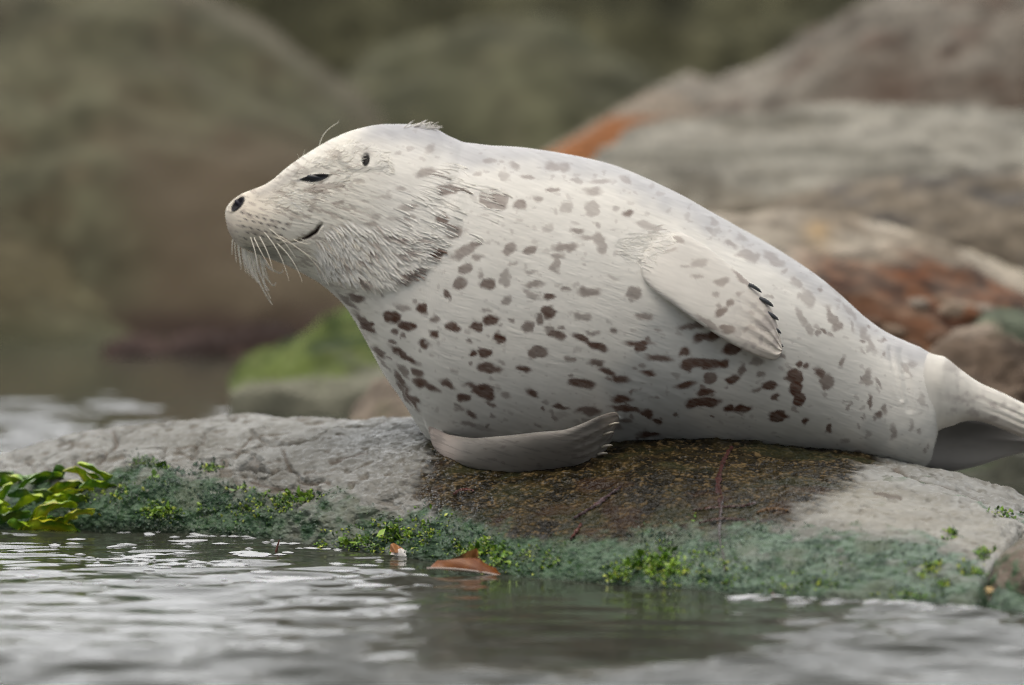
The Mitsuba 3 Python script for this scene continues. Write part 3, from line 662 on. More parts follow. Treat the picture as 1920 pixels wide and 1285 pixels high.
def man(v, f, part):
    vp = np.column_stack([v, np.full(len(v), float(part))]).astype(np.float32)
    return manifold3d.Manifold(manifold3d.Mesh(vert_properties=vp, tri_verts=f.astype(np.uint32)))
solid = man(bv1, bf0, 0)
for part, (v, f) in enumerate([(f1v, f1f), (f2v, f2f), (h1v, h1f), (h2v, h2f)], 1):
    m = man(v, f, part)
    solid = solid + m
mm = solid.to_mesh()
vp, sf = np.asarray(mm.vert_properties, float), np.asarray(mm.tri_verts, int)
# vertices that the union left double along the seams share one place: merge them there so that the shading runs on
_, first, inv = np.unique(np.round(vp[:, :3] * 2e5).astype(np.int64), axis=0, return_index=True, return_inverse=True)
sv, part = vp[first, :3], vp[first, 3]
sf = inv.ravel()[sf]
sf = sf[(sf[:, 0] != sf[:, 1]) & (sf[:, 1] != sf[:, 2]) & (sf[:, 2] != sf[:, 0])]

# fillet the seams: relax the skin around the places where limb and trunk meet
import scipy.sparse as sps
E = np.vstack([sf[:, [0, 1]], sf[:, [1, 2]], sf[:, [2, 0]]])
A_ = sps.coo_matrix((np.ones(len(E)), (E[:, 0], E[:, 1])), shape=(len(sv), len(sv))).tocsr()
A_ = ((A_ + A_.T) > 0).astype(float)
M_ = sps.diags(1 / np.maximum(np.asarray(A_.sum(1)).ravel(), 1)) @ A_
ip = np.round(part)
diff = np.abs(ip[E[:, 0]] - ip[E[:, 1]]) > 0.5
seam = np.zeros(len(sv)); seam[E[diff].ravel()] = 1
wgt = seam.copy()
for _ in range(20):
    wgt = np.maximum(wgt * 1.0, (M_ @ wgt) * 1.25)
    wgt = np.clip(wgt, 0, 1)
su0, sv0, _ = lat(sv)
strong = np.where((su0 > 1690) | (sv0 < 505) | (su0 < 880), 1.0, 0.45)      # the flippers' blades keep their edge, their roots flow into the trunk
wgt *= strong
wgt = np.where(su0 > 1690, np.clip(wgt * 0.7, 0, 1), wgt)
for _ in range(60):
    sv = sv + (wgt * 0.6)[:, None] * (M_ @ sv - sv)

# the coat: every spot at its own place on the flank (zoomed readings: x, y, half length, half width, tilt, strength)
SPOTS = []
def spots(ox, oy, sc, rows):
    for r in rows:
        x, y, a, b, t, s = r
        SPOTS.append((ox + x / sc, oy + y / sc, a / sc, b / sc, t, s))
spots(780, 220, 2.793, [(70,150,25,15,-10,.35),(35,195,18,12,0,.25),(385,208,28,12,5,.35),(450,207,15,5,0,.3),(515,232,28,12,40,.4),(465,285,26,24,0,.3),(590,285,38,12,5,.5),(720,235,45,18,10,.4),(775,245,30,20,20,.4),
(840,308,25,10,10,.35),(965,312,55,11,0,.4),(925,360,45,16,5,.45),(1100,310,35,15,20,.35),(715,348,32,12,0,.6),(635,392,18,14,20,.5),(325,270,22,7,0,.35),(55,265,50,25,-15,.45),(160,350,55,28,-5,.7),(405,400,75,50,15,.6),
(465,395,25,22,0,.55),(540,428,32,22,0,.65),(785,440,32,30,-30,.35),(920,440,36,36,0,.4),(1040,445,15,12,0,.35),(1110,467,32,14,0,.7),(690,538,30,26,0,.3),(545,502,16,7,0,.25),(835,515,16,7,0,.25),(950,522,18,8,0,.4),
(845,558,32,8,0,.6),(130,500,30,25,-30,.8),(200,565,48,34,-15,.6),(90,670,48,28,5,.95),(255,665,80,26,-25,.6),(310,625,30,14,-30,.7),(320,695,25,15,0,.55),(485,650,42,28,-20,.6),(595,655,36,22,-15,.65),(780,640,72,22,-8,.6),
(920,585,70,14,0,.5),(965,615,60,28,75,.5),(745,690,35,14,-5,.5),(735,730,32,22,90,.5),(505,722,24,10,-10,.4),(600,765,28,7,0,.4),(265,752,36,22,-20,.65),(340,785,18,12,10,.5),(370,835,42,30,0,.75),(465,780,22,20,0,.45),
(470,820,30,30,-20,.45),(225,828,38,30,-35,.7),(620,828,45,12,-5,.6),(160,885,24,15,35,.85),(470,912,24,22,10,.55),(600,885,35,22,35,.45),(690,893,28,10,5,.8),(785,855,22,12,0,.6),(905,865,58,20,0,.6),(1035,795,28,8,15,.25),
(1190,525,40,14,15,.4),(1235,545,40,14,15,.4),(1145,875,38,36,30,.55),(1200,998,42,12,0,.6),(1270,1072,22,10,0,.4),(35,965,34,18,60,.9),(100,1018,22,14,10,.7),(360,970,22,8,0,.5),(390,1022,45,24,-10,.85),(315,1050,34,26,50,.85),
(690,975,34,26,20,.85),(650,1010,30,20,40,.7),(590,1050,32,22,-20,.7),(740,1095,45,22,15,.8),(700,1065,25,15,30,.6),(870,1000,36,20,20,.5),(1030,1070,28,16,0,.65),(930,1083,32,11,0,.55),(1015,1030,15,6,0,.3),(190,1058,38,22,10,.95),
(265,1078,18,10,40,.3),(95,1095,26,16,10,.9),(440,1112,38,24,20,1),(45,1155,30,15,15,.85),(360,1188,38,26,-10,.95),(295,1197,20,14,10,.9),(635,1185,50,30,-10,.75),(870,1115,45,18,25,.85),(945,1155,65,22,25,.85),(1165,1140,75,14,0,.85),
(1170,1160,25,25,0,.85),(810,1220,28,10,5,.6),(945,1238,40,14,10,.75),(1270,1213,65,14,5,.8),(1405,1188,26,18,0,.85),(1500,1245,115,26,2,.9),(1420,1255,30,28,0,.9),(380,1275,60,30,10,.85),(560,1278,35,12,10,.9),(985,1278,40,12,10,.8)])
spots(1120, 350, 3.135, [(680,190,35,12,30,.3),(665,225,28,10,50,.3),(790,310,45,14,20,.4),(855,280,35,12,35,.25),(890,375,65,32,10,.4),(1030,400,75,22,30,.35),(1165,540,50,25,35,.35),(1240,630,65,34,65,.35),(1190,610,20,14,0,.35),
(1205,735,70,18,60,.4),(1250,810,35,28,90,.4),(1380,740,80,22,62,.55),(1410,790,32,25,30,.6),(1365,835,18,16,0,.45),(1480,720,60,12,50,.3),(1500,800,30,10,60,.35),(1590,880,90,18,62,.4),(1400,610,50,8,40,.25),(1440,1000,26,12,90,.6),
(1190,1010,16,18,0,.9),(1230,1012,15,20,0,.8),(1160,1080,50,42,30,1),(1165,1150,50,36,90,1),(1185,1215,45,40,0,1),(1310,1060,45,28,40,.8),(1345,1110,55,40,70,.65),(1590,1100,50,20,95,.5),(1560,1125,18,12,0,.4),(735,1000,30,25,0,.9),
(665,1075,35,35,0,.75),(855,1035,40,22,110,.65),(800,1090,38,22,-15,.9),(960,1062,22,12,0,.6),(1010,1125,40,26,-10,.9),(940,1150,35,10,-20,.6),(1050,1192,22,14,0,.85),(520,1120,65,18,-5,.9),(640,1165,38,22,0,.9),(630,1225,95,30,0,.95),
(575,1235,40,28,-20,.95),(140,1080,55,20,5,.85),(60,1035,70,18,20,.85),(300,1045,52,16,0,.85),(145,1200,60,24,-5,.85),(270,1000,22,8,0,.5),(460,1060,20,10,0,.3),(850,1260,60,20,-10,.9),(780,1265,30,20,0,.9),(160,1262,90,14,8,.85),
(560,770,90,15,-8,.7),(650,830,90,28,-15,.85),(790,905,70,30,-10,.9),(1050,950,40,14,0,.6),(930,980,30,20,0,.5)])
spots(1440, 600, 3.569, [(75,605,65,38,0,.95),(15,385,30,30,0,.9),(50,465,22,14,0,.8),(262,638,22,22,0,.85),(415,690,28,28,0,.85),(540,548,22,10,90,.5),(745,605,22,20,0,.7),(785,570,35,18,90,.55),(845,720,45,22,95,.5),(665,375,45,30,90,.5),
(735,390,40,12,60,.5),(685,520,45,12,75,.7),(1035,520,60,13,65,.3),(930,310,60,10,60,.35),(960,275,30,20,0,.3),(1020,720,25,10,90,.4),(960,690,40,10,90,.35),(520,785,28,16,0,.4),(670,740,18,12,90,.3),(595,875,20,14,0,.6),
(1045,860,20,10,90,.4),(1070,830,15,8,90,.4)])
spots(740, 700, 3.84, [(60,120,110,14,62,.7),(160,165,25,12,45,.5),(250,50,75,22,30,.85),(380,25,60,16,30,.8),(500,125,45,30,20,.85),(630,75,80,50,20,.85),(600,40,100,20,5,.8),(670,110,45,35,40,.8),(690,180,40,14,30,.7),(800,110,45,16,20,.5),(990,85,45,22,20,.85),
(460,185,25,14,25,.5),(460,218,30,14,10,.45),(555,250,45,18,25,.8),(710,258,22,8,20,.5),(1200,188,60,14,8,.85),(1400,220,95,32,5,.75),(1640,130,70,26,-5,.95),(1690,205,90,16,8,.9),(1810,240,55,26,25,.95),(1350,15,95,26,5,.85),(1710,75,15,10,30,.6),
(1830,405,70,22,3,.9),(1670,298,45,14,0,.6),(1610,335,28,14,15,.5),(530,325,60,12,15,.5),(610,345,120,14,15,.3),(1205,245,60,14,0,.22),(1890,300,35,25,20,.9)])
spots(0, 440, 2.4, [(1600,270,45,18,10,.85),(1570,295,60,12,35,.8),(1640,385,70,18,42,.9),(1760,345,46,26,10,.95),(1830,385,40,24,15,.95),(1810,305,30,14,0,.5),(1900,300,25,20,40,.9),(1780,415,16,14,0,.8),(1815,435,14,8,50,.7),(1765,463,16,8,0,.7),
(1820,525,75,14,32,.9),(1710,520,42,14,30,.8),(1720,560,50,8,50,.5),(1820,600,40,11,45,.6),(1800,640,55,12,60,.8),(1850,720,70,11,58,.8),(1880,600,25,14,20,.8),(1890,640,30,22,0,.85),(1905,465,18,14,0,.8),(1870,725,25,12,30,.8)])
spots(400, 200, 3.212, [(750,280,35,26,-30,.35),(555,375,25,26,-40,.25),(660,460,110,12,-8,.45),(620,490,60,9,-8,.45),(740,470,40,9,20,.4),(865,428,45,6,-12,.3),(745,548,40,9,-10,.4),(590,608,18,14,0,.4),(1030,512,45,11,0,.3),(1125,465,35,12,0,.4),
(1290,365,55,26,-15,.5),(1180,572,50,16,-8,.5),(1190,235,12,8,0,.3),(1120,255,14,10,0,.3),(980,632,30,10,0,.3),(960,672,45,11,0,.5),(1090,632,40,8,0,.3),(1185,635,35,10,0,.5),(1060,740,70,16,10,.6),(1220,750,30,16,20,.6),(935,770,60,13,10,.5),
(1130,835,70,17,-15,.6),(910,865,70,17,-30,.7),(780,920,70,13,-20,.45),(1160,960,120,26,-25,.75),(880,1005,35,20,20,.65),(985,1040,60,16,10,.6),(1375,640,40,16,-20,.8),(1400,460,60,24,-5,.7)])
_fk = np.random.default_rng(404)
for _ in range(210):          # small flecks of the coat between the large spots
    u_, v_ = 690 + 1000 * _fk.random(), 300 + 520 * _fk.random()
    tilt_ = 12 + 30 * sstep(500, 760, v_) + 25 * sstep(1450, 1600, u_) + 12 * _fk.normal()
    SPOTS.append((u_, v_, 2.5 + 5.5 * _fk.random() ** 2, 1.6 + 2.2 * _fk.random(), tilt_, 0.2 + 0.5 * _fk.random() * sstep(420, 620, v_)))
FSPOTS = [(1120 + x / 3.135, 350 + y / 3.135, a / 3.135, b / 3.135, t, s) for x, y, a, b, t, s in [(590,405,45,24,-10,.3),(580,480,35,10,0,.35),(725,505,40,22,-10,.4),(715,680,45,20,-30,.65),(775,635,25,14,0,.55),(690,590,25,14,0,.35),(745,780,50,26,10,.6),(890,785,45,11,-15,.4),
          (745,370,55,12,35,.6),(850,490,60,12,40,.5),(640,750,80,14,35,.4),(470,270,40,12,20,.4),(830,580,20,10,0,.35),(700,650,20,10,0,.4),(430,330,30,8,0,.3),(900,690,22,14,30,.35),(510,420,30,8,0,.25)]]
SPOTS_N = [(*NS1(u, v), *r) for u, v, *r in SPOTS]
FLD = float(np.mean(fl[:, 5]))
SPOTS_F = [(CX + (u - CX) * (1 - FLD * KS / YS), CY + (v - CY) * (1 - FLD * KS / YS), *r) for u, v, *r in FSPOTS]
WETP = NS([(1185, 640), (1215, 575), (1260, 560), (1310, 590), (1360, 640), (1400, 665), (1330, 700), (1290, 760), (1330, 830), (1150, 830), (1130, 700)])
BEANS = dict(warp=0)
def spot_mask(U, V, lst):
    m = np.zeros(len(U))
    wu = U + 19 * (n2(U / 16, V / 12, 81) - .5) + 5 * (n2(U / 6.5, V / 3.4, 82) - .5)
    wv = V + 15 * (n2(U / 16 + 40, V / 12, 83) - .5) + 2.5 * (n2(U / 7 + 40, V / 3.5, 84) - .5)
    tree = cKDTree(np.stack([wu, wv], 1))
    for u, v, a, b, t, s in lst:
        i = np.array(tree.query_ball_point((u, v), 1.5 * max(a, b) + 5), int)
        if len(i) == 0:
            continue
        d = ell(wu[i], wv[i], (u, v), a + 1.5, b + 1.5, t)
        soft = min(0.45, 3.2 / (b + 1.5))
        m[i] = np.maximum(m[i], s * sstep(1 + soft, 1 - soft, d * 1.1))
    return m
def coat(p, part, locks=False):
    U, V, D = lat(p)
    side = np.where(D < 0, 37.0, 0.0)
    U2, V2 = U + side, V - 0.6 * side
    big_ = n2(U / 120, V / 90, 85, 3)
    c = mixc([0.735, 0.715, 0.665], [0.80, 0.79, 0.75], big_)
    # grey cap on head and back, belly wet and shade-darkened, wet grey patch
    vb = np.interp(U, S[:, 0], S[:, 1])
    cap = sstep(62, 10, V - vb + 40 * (n2(U / 40, V / 30, 86) - .5)) * sstep(640, 720, U)
    c = mixc(c, [0.42, 0.425, 0.445], cap * (0.8 + 0.15 * sstep(900, 820, U)))
    face = sstep(560, 470, U)
    c = mixc(c, [0.66, 0.60, 0.52], face * 0.7)
    c = c * mixc([1, 1, 1], [1.0, 0.985, 0.945], sstep(760, 640, U))
    c = mixc(c, [0.38, 0.385, 0.365], sstep(560, 760, V + 0.10 * (U - 1100) + 60 * (big_ - .5)) * sstep(1680, 1500, U) * sstep(690, 760, U) * 0.5)  # wet grey fur plus underside shade painted into the belly
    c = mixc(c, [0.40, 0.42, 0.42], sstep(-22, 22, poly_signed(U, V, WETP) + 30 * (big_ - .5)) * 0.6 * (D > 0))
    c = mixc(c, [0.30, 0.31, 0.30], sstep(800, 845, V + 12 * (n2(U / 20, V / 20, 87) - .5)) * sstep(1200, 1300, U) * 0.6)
    c = mixc(c, [0.42, 0.43, 0.42], sstep(0.42, 0.66, fbm(p, 14, 4, 88)) * sstep(1560, 1620, U) * sstep(700, 760, V) * 0.5)
    st_ = n2((U * .94 + V * .34) / 26, (V * .94 - U * .34) / 3.2, 89, 3)
    c = c * (0.86 + 0.28 * st_)[:, None]
    fm = sstep(0.50, 0.66, n2((U * .95 + V * .3) / 15, (V * .95 - U * .3) / 4.2, 100, 3)) * sstep(760, 640, U) * sstep(250, 290, V)
    c = mixc(c, [0.36, 0.31, 0.265], fm * 0.62)
    body = (part < 0.5)
    m = np.clip(spot_mask(U2, V2, SPOTS_N) * 1.15, 0, 1) * body
    mf = np.clip(1.5 * spot_mask(U2, V2, SPOTS_F), 0, 0.9) * ((part > .5) & (part < 1.5))
    m = m * (0.78 + 0.4 * n2((U2 * .94 + V2 * .34) / 12, (V2 * .94 - U2 * .34) / 2.6, 105, 2))
    # faint flecks between the spots
    fl_ = sstep(0.66, 0.76, n2(U2 / 11, V2 / 6.5, 90, 2)) * sstep(690, 800, U) * 0.22
    m = np.maximum(np.maximum(m, mf), fl_ * body)
    upper = sstep(420, 560, V - 0.32 * np.clip(U - 1150, 0, 800))[:, None]
    sc_ = np.array([0.175, 0.128, 0.110]) * (1 - upper) + np.array([0.115, 0.072, 0.056]) * upper
    c = c * (1 - m[:, None]) + sc_ * m[:, None]
    # flippers
    fp = (part > .5) & (part < 1.5)
    a_ = sstep(1330, 1460, U + 0.5 * (V - 560) + 40 * (big_ - .5))
    c = np.where(fp[:, None], mixc(c, [0.56, 0.505, 0.45], 0.25 + a_ * 0.5), c)
    tipn = n2(U / 14, V / 10, 91, 3)
    c = np.where(fp[:, None], mixc(c, [0.30, 0.27, 0.26], a_ * sstep(0.5, 0.64, tipn) * 0.55), c)
    f2_ = (part > 1.5) & (part < 2.5)
    c2 = mixc([0.155, 0.145, 0.133], [0.25, 0.235, 0.215], n2(U / 50, V / 14, 92, 3))
    c2 = mixc(c2, [0.13, 0.115, 0.105], sstep(0.62, 0.72, n2(U / 16, V / 6, 93)) * 0.6)
    c2 = mixc(c2, [0.47, 0.40, 0.34], sstep(1110, 1150, U) * sstep(795, 765, V) * .8)
    c2 = mixc(c2, [0.45, 0.38, 0.34], sstep(880, 830, U) * 0.7)
    c2 = mixc(c2, [0.10, 0.092, 0.085], sstep(0.55, 0.66, n2((U + V * .5) / 30, (V - U * .2) / 4.0, 99)) * .35)
    c = np.where(f2_[:, None], c2, c)
    h1_ = (part > 2.5) & (part < 3.5)
    c3 = mixc([0.66, 0.64, 0.59], [0.36, 0.33, 0.31], sstep(0.46, 0.68, n2(U / 20, V / 14, 94, 3)) * 0.75 * sstep(1740, 1800, U))
    c3 = c3 * (0.88 + 0.24 * n2(U / 9, V / 30, 104, 3))[:, None]
    c3 = mixc(c3, [0.34, 0.30, 0.27], sstep(745, 800, V - 0.25 * (U - 1800)) * sstep(1770, 1840, U))  # lower edge greyed: underside shading painted into the flipper
    c = np.where(h1_[:, None], c3, c)
    h2_ = part > 3.5
    c4 = mixc([0.115, 0.112, 0.108], [0.20, 0.195, 0.188], n2(U / 60, V / 20, 95))
    c4 = mixc(c4, [0.33, 0.32, 0.31], sstep(808, 872, V + 10 * (n2(U / 18, V / 5, 107, 3) - .5)))
    c = np.where(h2_[:, None], c4, c)
    # face
    nearb = body
    lid = sstep(1.55, 1.1, almond(U, V))
    c = np.where(nearb[:, None], mixc(c, [0.030, 0.032, 0.036], lid), c)
    tear = gau(U, V, EYE + [-30, 5], 10, 3.5, -12)
    c = mixc(c, [0.10, 0.10, 0.11], np.clip(tear, 0, 1) * .8 * nearb)
    c = mixc(c, [0.008, 0.008, 0.009], sstep(1.15, 0.8, ell(U, V, EAR, 7, 11.5, 12)) * nearb)
    c = mixc(c, [0.35, 0.33, 0.32], 0.6 * gau(U, V, EAR + [3, -12], 7, 8) * nearb)
    c = mixc(c, [0.012, 0.011, 0.016], sstep(1.25, 1.0, ell(U, V, NOSTRIL, 15.5, 7, -47)) * nearb)
    m = seg_dist(U, V, MOUTH)
    fade = 0.60 + 0.53 * sstep(552, 588, U + 14 * (n2(U / 9, V / 9, 97) - .5))
    c = mixc(c, [0.05, 0.03, 0.024], np.exp(-(m / (1.3 + 3.1 * sstep(545, 590, U) * sstep(607, 598, U))) ** 2) * fade * nearb)
    chin = sstep(0, 16, V - (452 + 0.05 * (U - 450))) * sstep(560, 505, U)
    c = mixc(c, [0.20, 0.205, 0.19], chin * 0.75 * nearb)  # shade below the mouth painted into the chin's coat
    c = mixc(c, [0.34, 0.32, 0.30], 0.55 * np.exp(-(seg_dist(U, V, [tuple(NS1(486, 362)), tuple(NS1(520, 345)), tuple(NS1(552, 322))]) / 9) ** 2) * nearb)
    c = mixc(c, [0.25, 0.19, 0.155], 0.7 * np.exp(-(seg_dist(U, V, [tuple(NS1(572, 352)), tuple(NS1(600, 354)), tuple(NS1(640, 341))]) / 5) ** 2) * sstep(0.4, 0.62, n2(U / 7, V / 4, 103)) * nearb)
    front = sstep(452, 430, U) * sstep(400, 440, V)
    c = mixc(c, [0.30, 0.24, 0.20], front * 0.7)
    jaw = sstep(-14, 4, V - (0.42 * (U - 500) + 482)) * sstep(700, 600, U) * sstep(480, 520, U)
    c = mixc(c, [0.42, 0.41, 0.38], jaw * 0.7)
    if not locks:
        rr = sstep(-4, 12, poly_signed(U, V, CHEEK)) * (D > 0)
        c = mixc(c, [0.36, 0.32, 0.28], rr * 0.6)  # darker underfur, also painted as the shade between the locks
    # whisker dots in rows
    for row in range(6):
        for q in range(9):
            uu, vv = 455 + q * 14 + row * 1.5 + (row % 2) * 6, 396 + row * 11 + q * 3.2 + 1.2 * row
            if uu > 540 - 6 * row or vv > 450:
                continue
            o = NS1(uu, vv)
            k = np.nonzero((np.abs(U - o[0]) < 9) & (np.abs(V - o[1]) < 6) & (D > 0))[0]
            c[k] = mixc(c[k], [0.055, 0.045, 0.04], np.clip(0.85 * gau(U[k], V[k], o, 4.6, 1.7, 28), 0, 1))
    return np.clip(c, 0.004, 0.85)
seal = 'seal'
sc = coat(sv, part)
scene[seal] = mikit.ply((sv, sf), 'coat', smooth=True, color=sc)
tag(seal, 'pale cream seal with brown spots resting on the boulder, head lifted, eyes almost closed', 'seal')

# surface lookup for what grows on it
nn = normals(sv, sf)
SU_, SV_, SD_ = lat(sv)
near = np.nonzero((nn[:, 1] < 0.1) & (SD_ > 0))[0]
kd_s = cKDTree(np.stack([SU_, SV_], 1)[near])
def skin(U, V, raw=False):
    d, i = kd_s.query(np.stack([np.atleast_1d(U), np.atleast_1d(V)], -1).astype(float), k=5)
    i = near[i]
    top = SD_[i].max(1, keepdims=True)
    w = (SD_[i] > top - 12) / (d + 0.4) ** 2
    w /= w.sum(1, keepdims=True)
    n = (nn[i] * w[..., None]).sum(1)
    return (SD_[i] * w).sum(1), n / np.linalg.norm(n, axis=1, keepdims=True)

# locks of fur: flat tapering wedges lying on the skin with raised tips
fr = np.random.default_rng(91)
def locks(roots, dirs, length, width, lift, name, curl=0.0, bright=1.08, segs=6, start=0.25, edge=0.55):
    n = len(roots)
    tt = np.linspace(0, 1, segs + 1)
    L = length * (0.65 + 0.7 * fr.random(n)); Wd = width * (0.65 + 0.7 * fr.random(n)); LF = lift * (0.5 + fr.random(n))
    bend = (fr.random(n) - .5) * 0.5 + curl
    V_, C_ = [], []
    root3 = body_pt(roots[:, 0], roots[:, 1], skin(roots[:, 0], roots[:, 1])[0])
    base_c = coat(root3, np.zeros(n), True)
    base_c = np.clip(base_c * bright * (0.88 + 0.24 * fr.random(n))[:, None], 0, np.array([0.82, 0.805, 0.76]))
    for t in tt:
        ang = dirs + bend * t + 0.18 * np.sin(5 * t + roots[:, 0])
        cu = roots[:, 0] + L * t * np.cos(dirs + bend * t * 0.5)
        cv = roots[:, 1] + L * t * np.sin(dirs + bend * t * 0.5)
        d, nrm = skin(cu, cv)
        h = LF * (start + t ** 1.3) - 0.4
        w = Wd * np.clip(np.sin(np.pi * np.clip(0.18 + 0.82 * t, 0, 1)) ** 0.7, 0.02, 1) * (1 - 0.4 * t)
        pu, pv = -np.sin(ang), np.cos(ang)
        c3 = body_pt(cu, cv, d) + nrm * (h * KS)[:, None]
        side = np.stack([pu, 0 * pu, -pv], 1) * KS
        side -= nrm * (side * nrm).sum(1, keepdims=True)
        V_ += [c3 - side * w[:, None] - nrm * (0.8 * w * KS)[:, None], c3 + nrm * (0.3 * w * KS)[:, None], c3 + side * w[:, None] - nrm * (0.8 * w * KS)[:, None]]
        C_ += [base_c * (edge + 0.3 * t), base_c, base_c * (edge + 0.3 * t)]  # side edges darkened: gap shadow painted into the lock colour
    A = np.stack(V_, 1)             # n, 3(segs+1), 3
    Cc = np.stack(C_, 1)
    m = A.shape[1]
    ff = []
    for s in range(segs):
        for q in (0, 1):
            a0 = 3 * s + q
            ff += [(a0, a0 + 1, a0 + 4), (a0, a0 + 4, a0 + 3)]
    ff = np.array(ff)
    f = (ff[None] + (np.arange(n) * m)[:, None, None]).reshape(-1, 3)
    return A.reshape(-1, 3), f, Cc.reshape(-1, 3)
def scatter(poly, n):
    poly = np.asarray(poly)
    lo, hi = poly.min(0), poly.max(0)
    q = lo + fr.random((n, 2)) * (hi - lo)
    return q[poly_signed(q[:, 0], q[:, 1], poly) > 0]
FURM = {}
jn = Join()
rt = scatter(NS([(606, 424), (640, 404), (700, 412), (760, 414), (800, 424), (822, 440), (812, 462), (780, 494), (738, 516), (690, 522), (640, 516), (604, 508), (586, 500), (586, 462)]), 1500)
ang = np.radians(np.interp(rt[:, 0] + 0.3 * (rt[:, 1] - 420), [590, 680, 760, 830], [54, 44, 30, 18])) + fr.normal(0, 0.05, len(rt)) + 0.55 * (n2(rt[:, 0] / 26, rt[:, 1] / 26, 96) - .5)
o_ = np.argsort(-(rt[:, 0] + rt[:, 1]))
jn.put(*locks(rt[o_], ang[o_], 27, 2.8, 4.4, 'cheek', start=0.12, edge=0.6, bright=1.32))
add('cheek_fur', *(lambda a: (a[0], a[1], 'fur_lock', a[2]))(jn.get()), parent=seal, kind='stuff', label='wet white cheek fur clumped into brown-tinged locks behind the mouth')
jn = Join()
rt = scatter(NS([(735, 380), (745, 345), (790, 330), (812, 296), (850, 296), (862, 330), (850, 370), (835, 410), (815, 440), (780, 420), (745, 412)]), 110)
ang = np.radians(np.interp(rt[:, 1], [290, 350, 430], [6, 8, 24])) + fr.normal(0, 0.08, len(rt)) + .3 * (n2(rt[:, 0] / 26, rt[:, 1] / 26, 98) - .5)
jn.put(*locks(rt, ang, 36, 4.4, 2.8, 'neck', curl=0.25, bright=1.15, edge=0.7, start=0.1))
rt = scatter(NS([(882, 330), (925, 335), (922, 390), (900, 395), (885, 372)]), 26)
jn.put(*locks(rt, np.radians(8) + fr.normal(0, .08, len(rt)), 32, 4.0, 2.8, 'neck', curl=0.35, bright=1.25, edge=0.8, start=0.1))
rt = scatter(NS([(880, 425), (900, 425), (898, 436), (884, 436)]), 7)
jn.put(*locks(rt, np.radians(15) + fr.normal(0, .1, len(rt)), 22, 2.2, 3.4, 'neck', curl=0.5, bright=1.25, edge=.75))
add('neck_fur', *(lambda a: (a[0], a[1], 'fur_lock', a[2]))(jn.get()), parent=seal, kind='stuff', label='ragged white tufts of fur on the neck')
jn = Join()
rt = scatter(NS([(1140, 440), (1180, 420), (1230, 412), (1262, 424), (1240, 446), (1215, 470), (1195, 482), (1160, 470)]), 420)
jn.put(*locks(rt, np.radians(12) + fr.normal(0, .3, len(rt)), 20, 1.8, 1.8, 'shoulder', bright=1.15, edge=.85))
add('shoulder_fur', *(lambda a: (a[0], a[1], 'fur_lock', a[2]))(jn.get()), parent=seal, kind='stuff')
jn = Join()
rt = scatter(NS([(470, 372), (520, 345), (560, 312), (600, 290), (650, 262), (700, 266), (728, 300), (722, 318), (660, 322), (640, 350), (600, 372), (560, 392), (500, 396)]), 1500)
keep = (ell(rt[:, 0], rt[:, 1], EYE, 36, 15, -10) > 1) & (ell(rt[:, 0], rt[:, 1], EAR, 12, 17, 10) > 1) & (ell(rt[:, 0], rt[:, 1], EYE - [17, -3], 34, 11, -10) > 1)
rt = rt[keep]
jn.put(*locks(rt, np.radians(-18) + fr.normal(0, .35, len(rt)) + np.radians(np.clip((rt[:, 1] - 300) * 0.25, -10, 30)), 13, 1.5, 1.7, 'face', segs=4, start=0.12, edge=0.62, bright=1.1))
rt = scatter(NS([(700, 268), (716, 276), (728, 296), (730, 312), (716, 316), (712, 290)]), 130)
jn.put(*locks(rt, np.radians(25) + fr.normal(0, .25, len(rt)), 15, 2.0, 3.0, 'face', segs=4, start=0.12, edge=0.75, bright=1.25))
add('face_fur', *(lambda a: (a[0], a[1], 'fur_lock', a[2]))(jn.get()), parent=seal, kind='stuff')
jn = Join()
for i in range(46):
    u0 = 756 + 52 * fr.random()
    v0 = np.interp(u0, [756, 780, 820], [238, 236, 245]) + 6 * fr.random()
    a = body_pt(u0, v0, 30 + 18 * fr.normal() * 0.6)
    ln = (14 + 14 * fr.random()) * KS
    an = math.radians(12 + 14 * fr.normal())
    b = a + np.array([math.cos(an), 0.2 * fr.normal(), math.sin(an)]) * ln
    p = bezier(a, (a + b) / 2 + [0, 0, 0.0022], b, 6)
    v, f = tube(p, np.linspace(0.0016, 0.0003, 6), 5)
    jn.put(v, f, np.array([0.80, 0.78, 0.74]) * (0.8 + 0.25 * fr.random()))
add('crown_tuft', *(lambda a: (a[0], a[1], 'fur_lock', a[2]))(jn.get()), parent=seal, kind='stuff', label='small ruffled tuft of white fur on top of the head')

# eye, nostril, claws, whiskers
def blob(c, ax, ay, az, ang=0.0, n=3):
    m = trimesh.creation.icosphere(n)
    a = math.radians(ang)
    p = np.array(m.vertices) * [ax, ay, az]
    R = np.array([[math.cos(a), 0, math.sin(a)], [0, 1, 0], [-math.sin(a), 0, math.cos(a)]])
    return p @ R.T + c, m.faces
def skin_pt(uv, out=0.0):
    d, n = skin(uv[0], uv[1])
    return body_pt(uv[0], uv[1], d)[0] + n[0] * out * KS
c0 = skin_pt(EYE + [2, 0.5], -3.6)
v, f = blob(c0, 20 * KS, 7 * KS, 5.6 * KS, 9)
add('eye', v, f, 'wet_black', color=[0.03, 0.034, 0.042], parent=seal, label='glossy dark eye behind nearly closed lids')
c0 = skin_pt(NOSTRIL + [1.5, 1.0], -2.6)
v, f = blob(c0, 13.5 * KS, 5 * KS, 4.8 * KS, -(-47))
add('nostril', v, f, 'wet_black', color=[0.022, 0.019, 0.032], parent=seal)

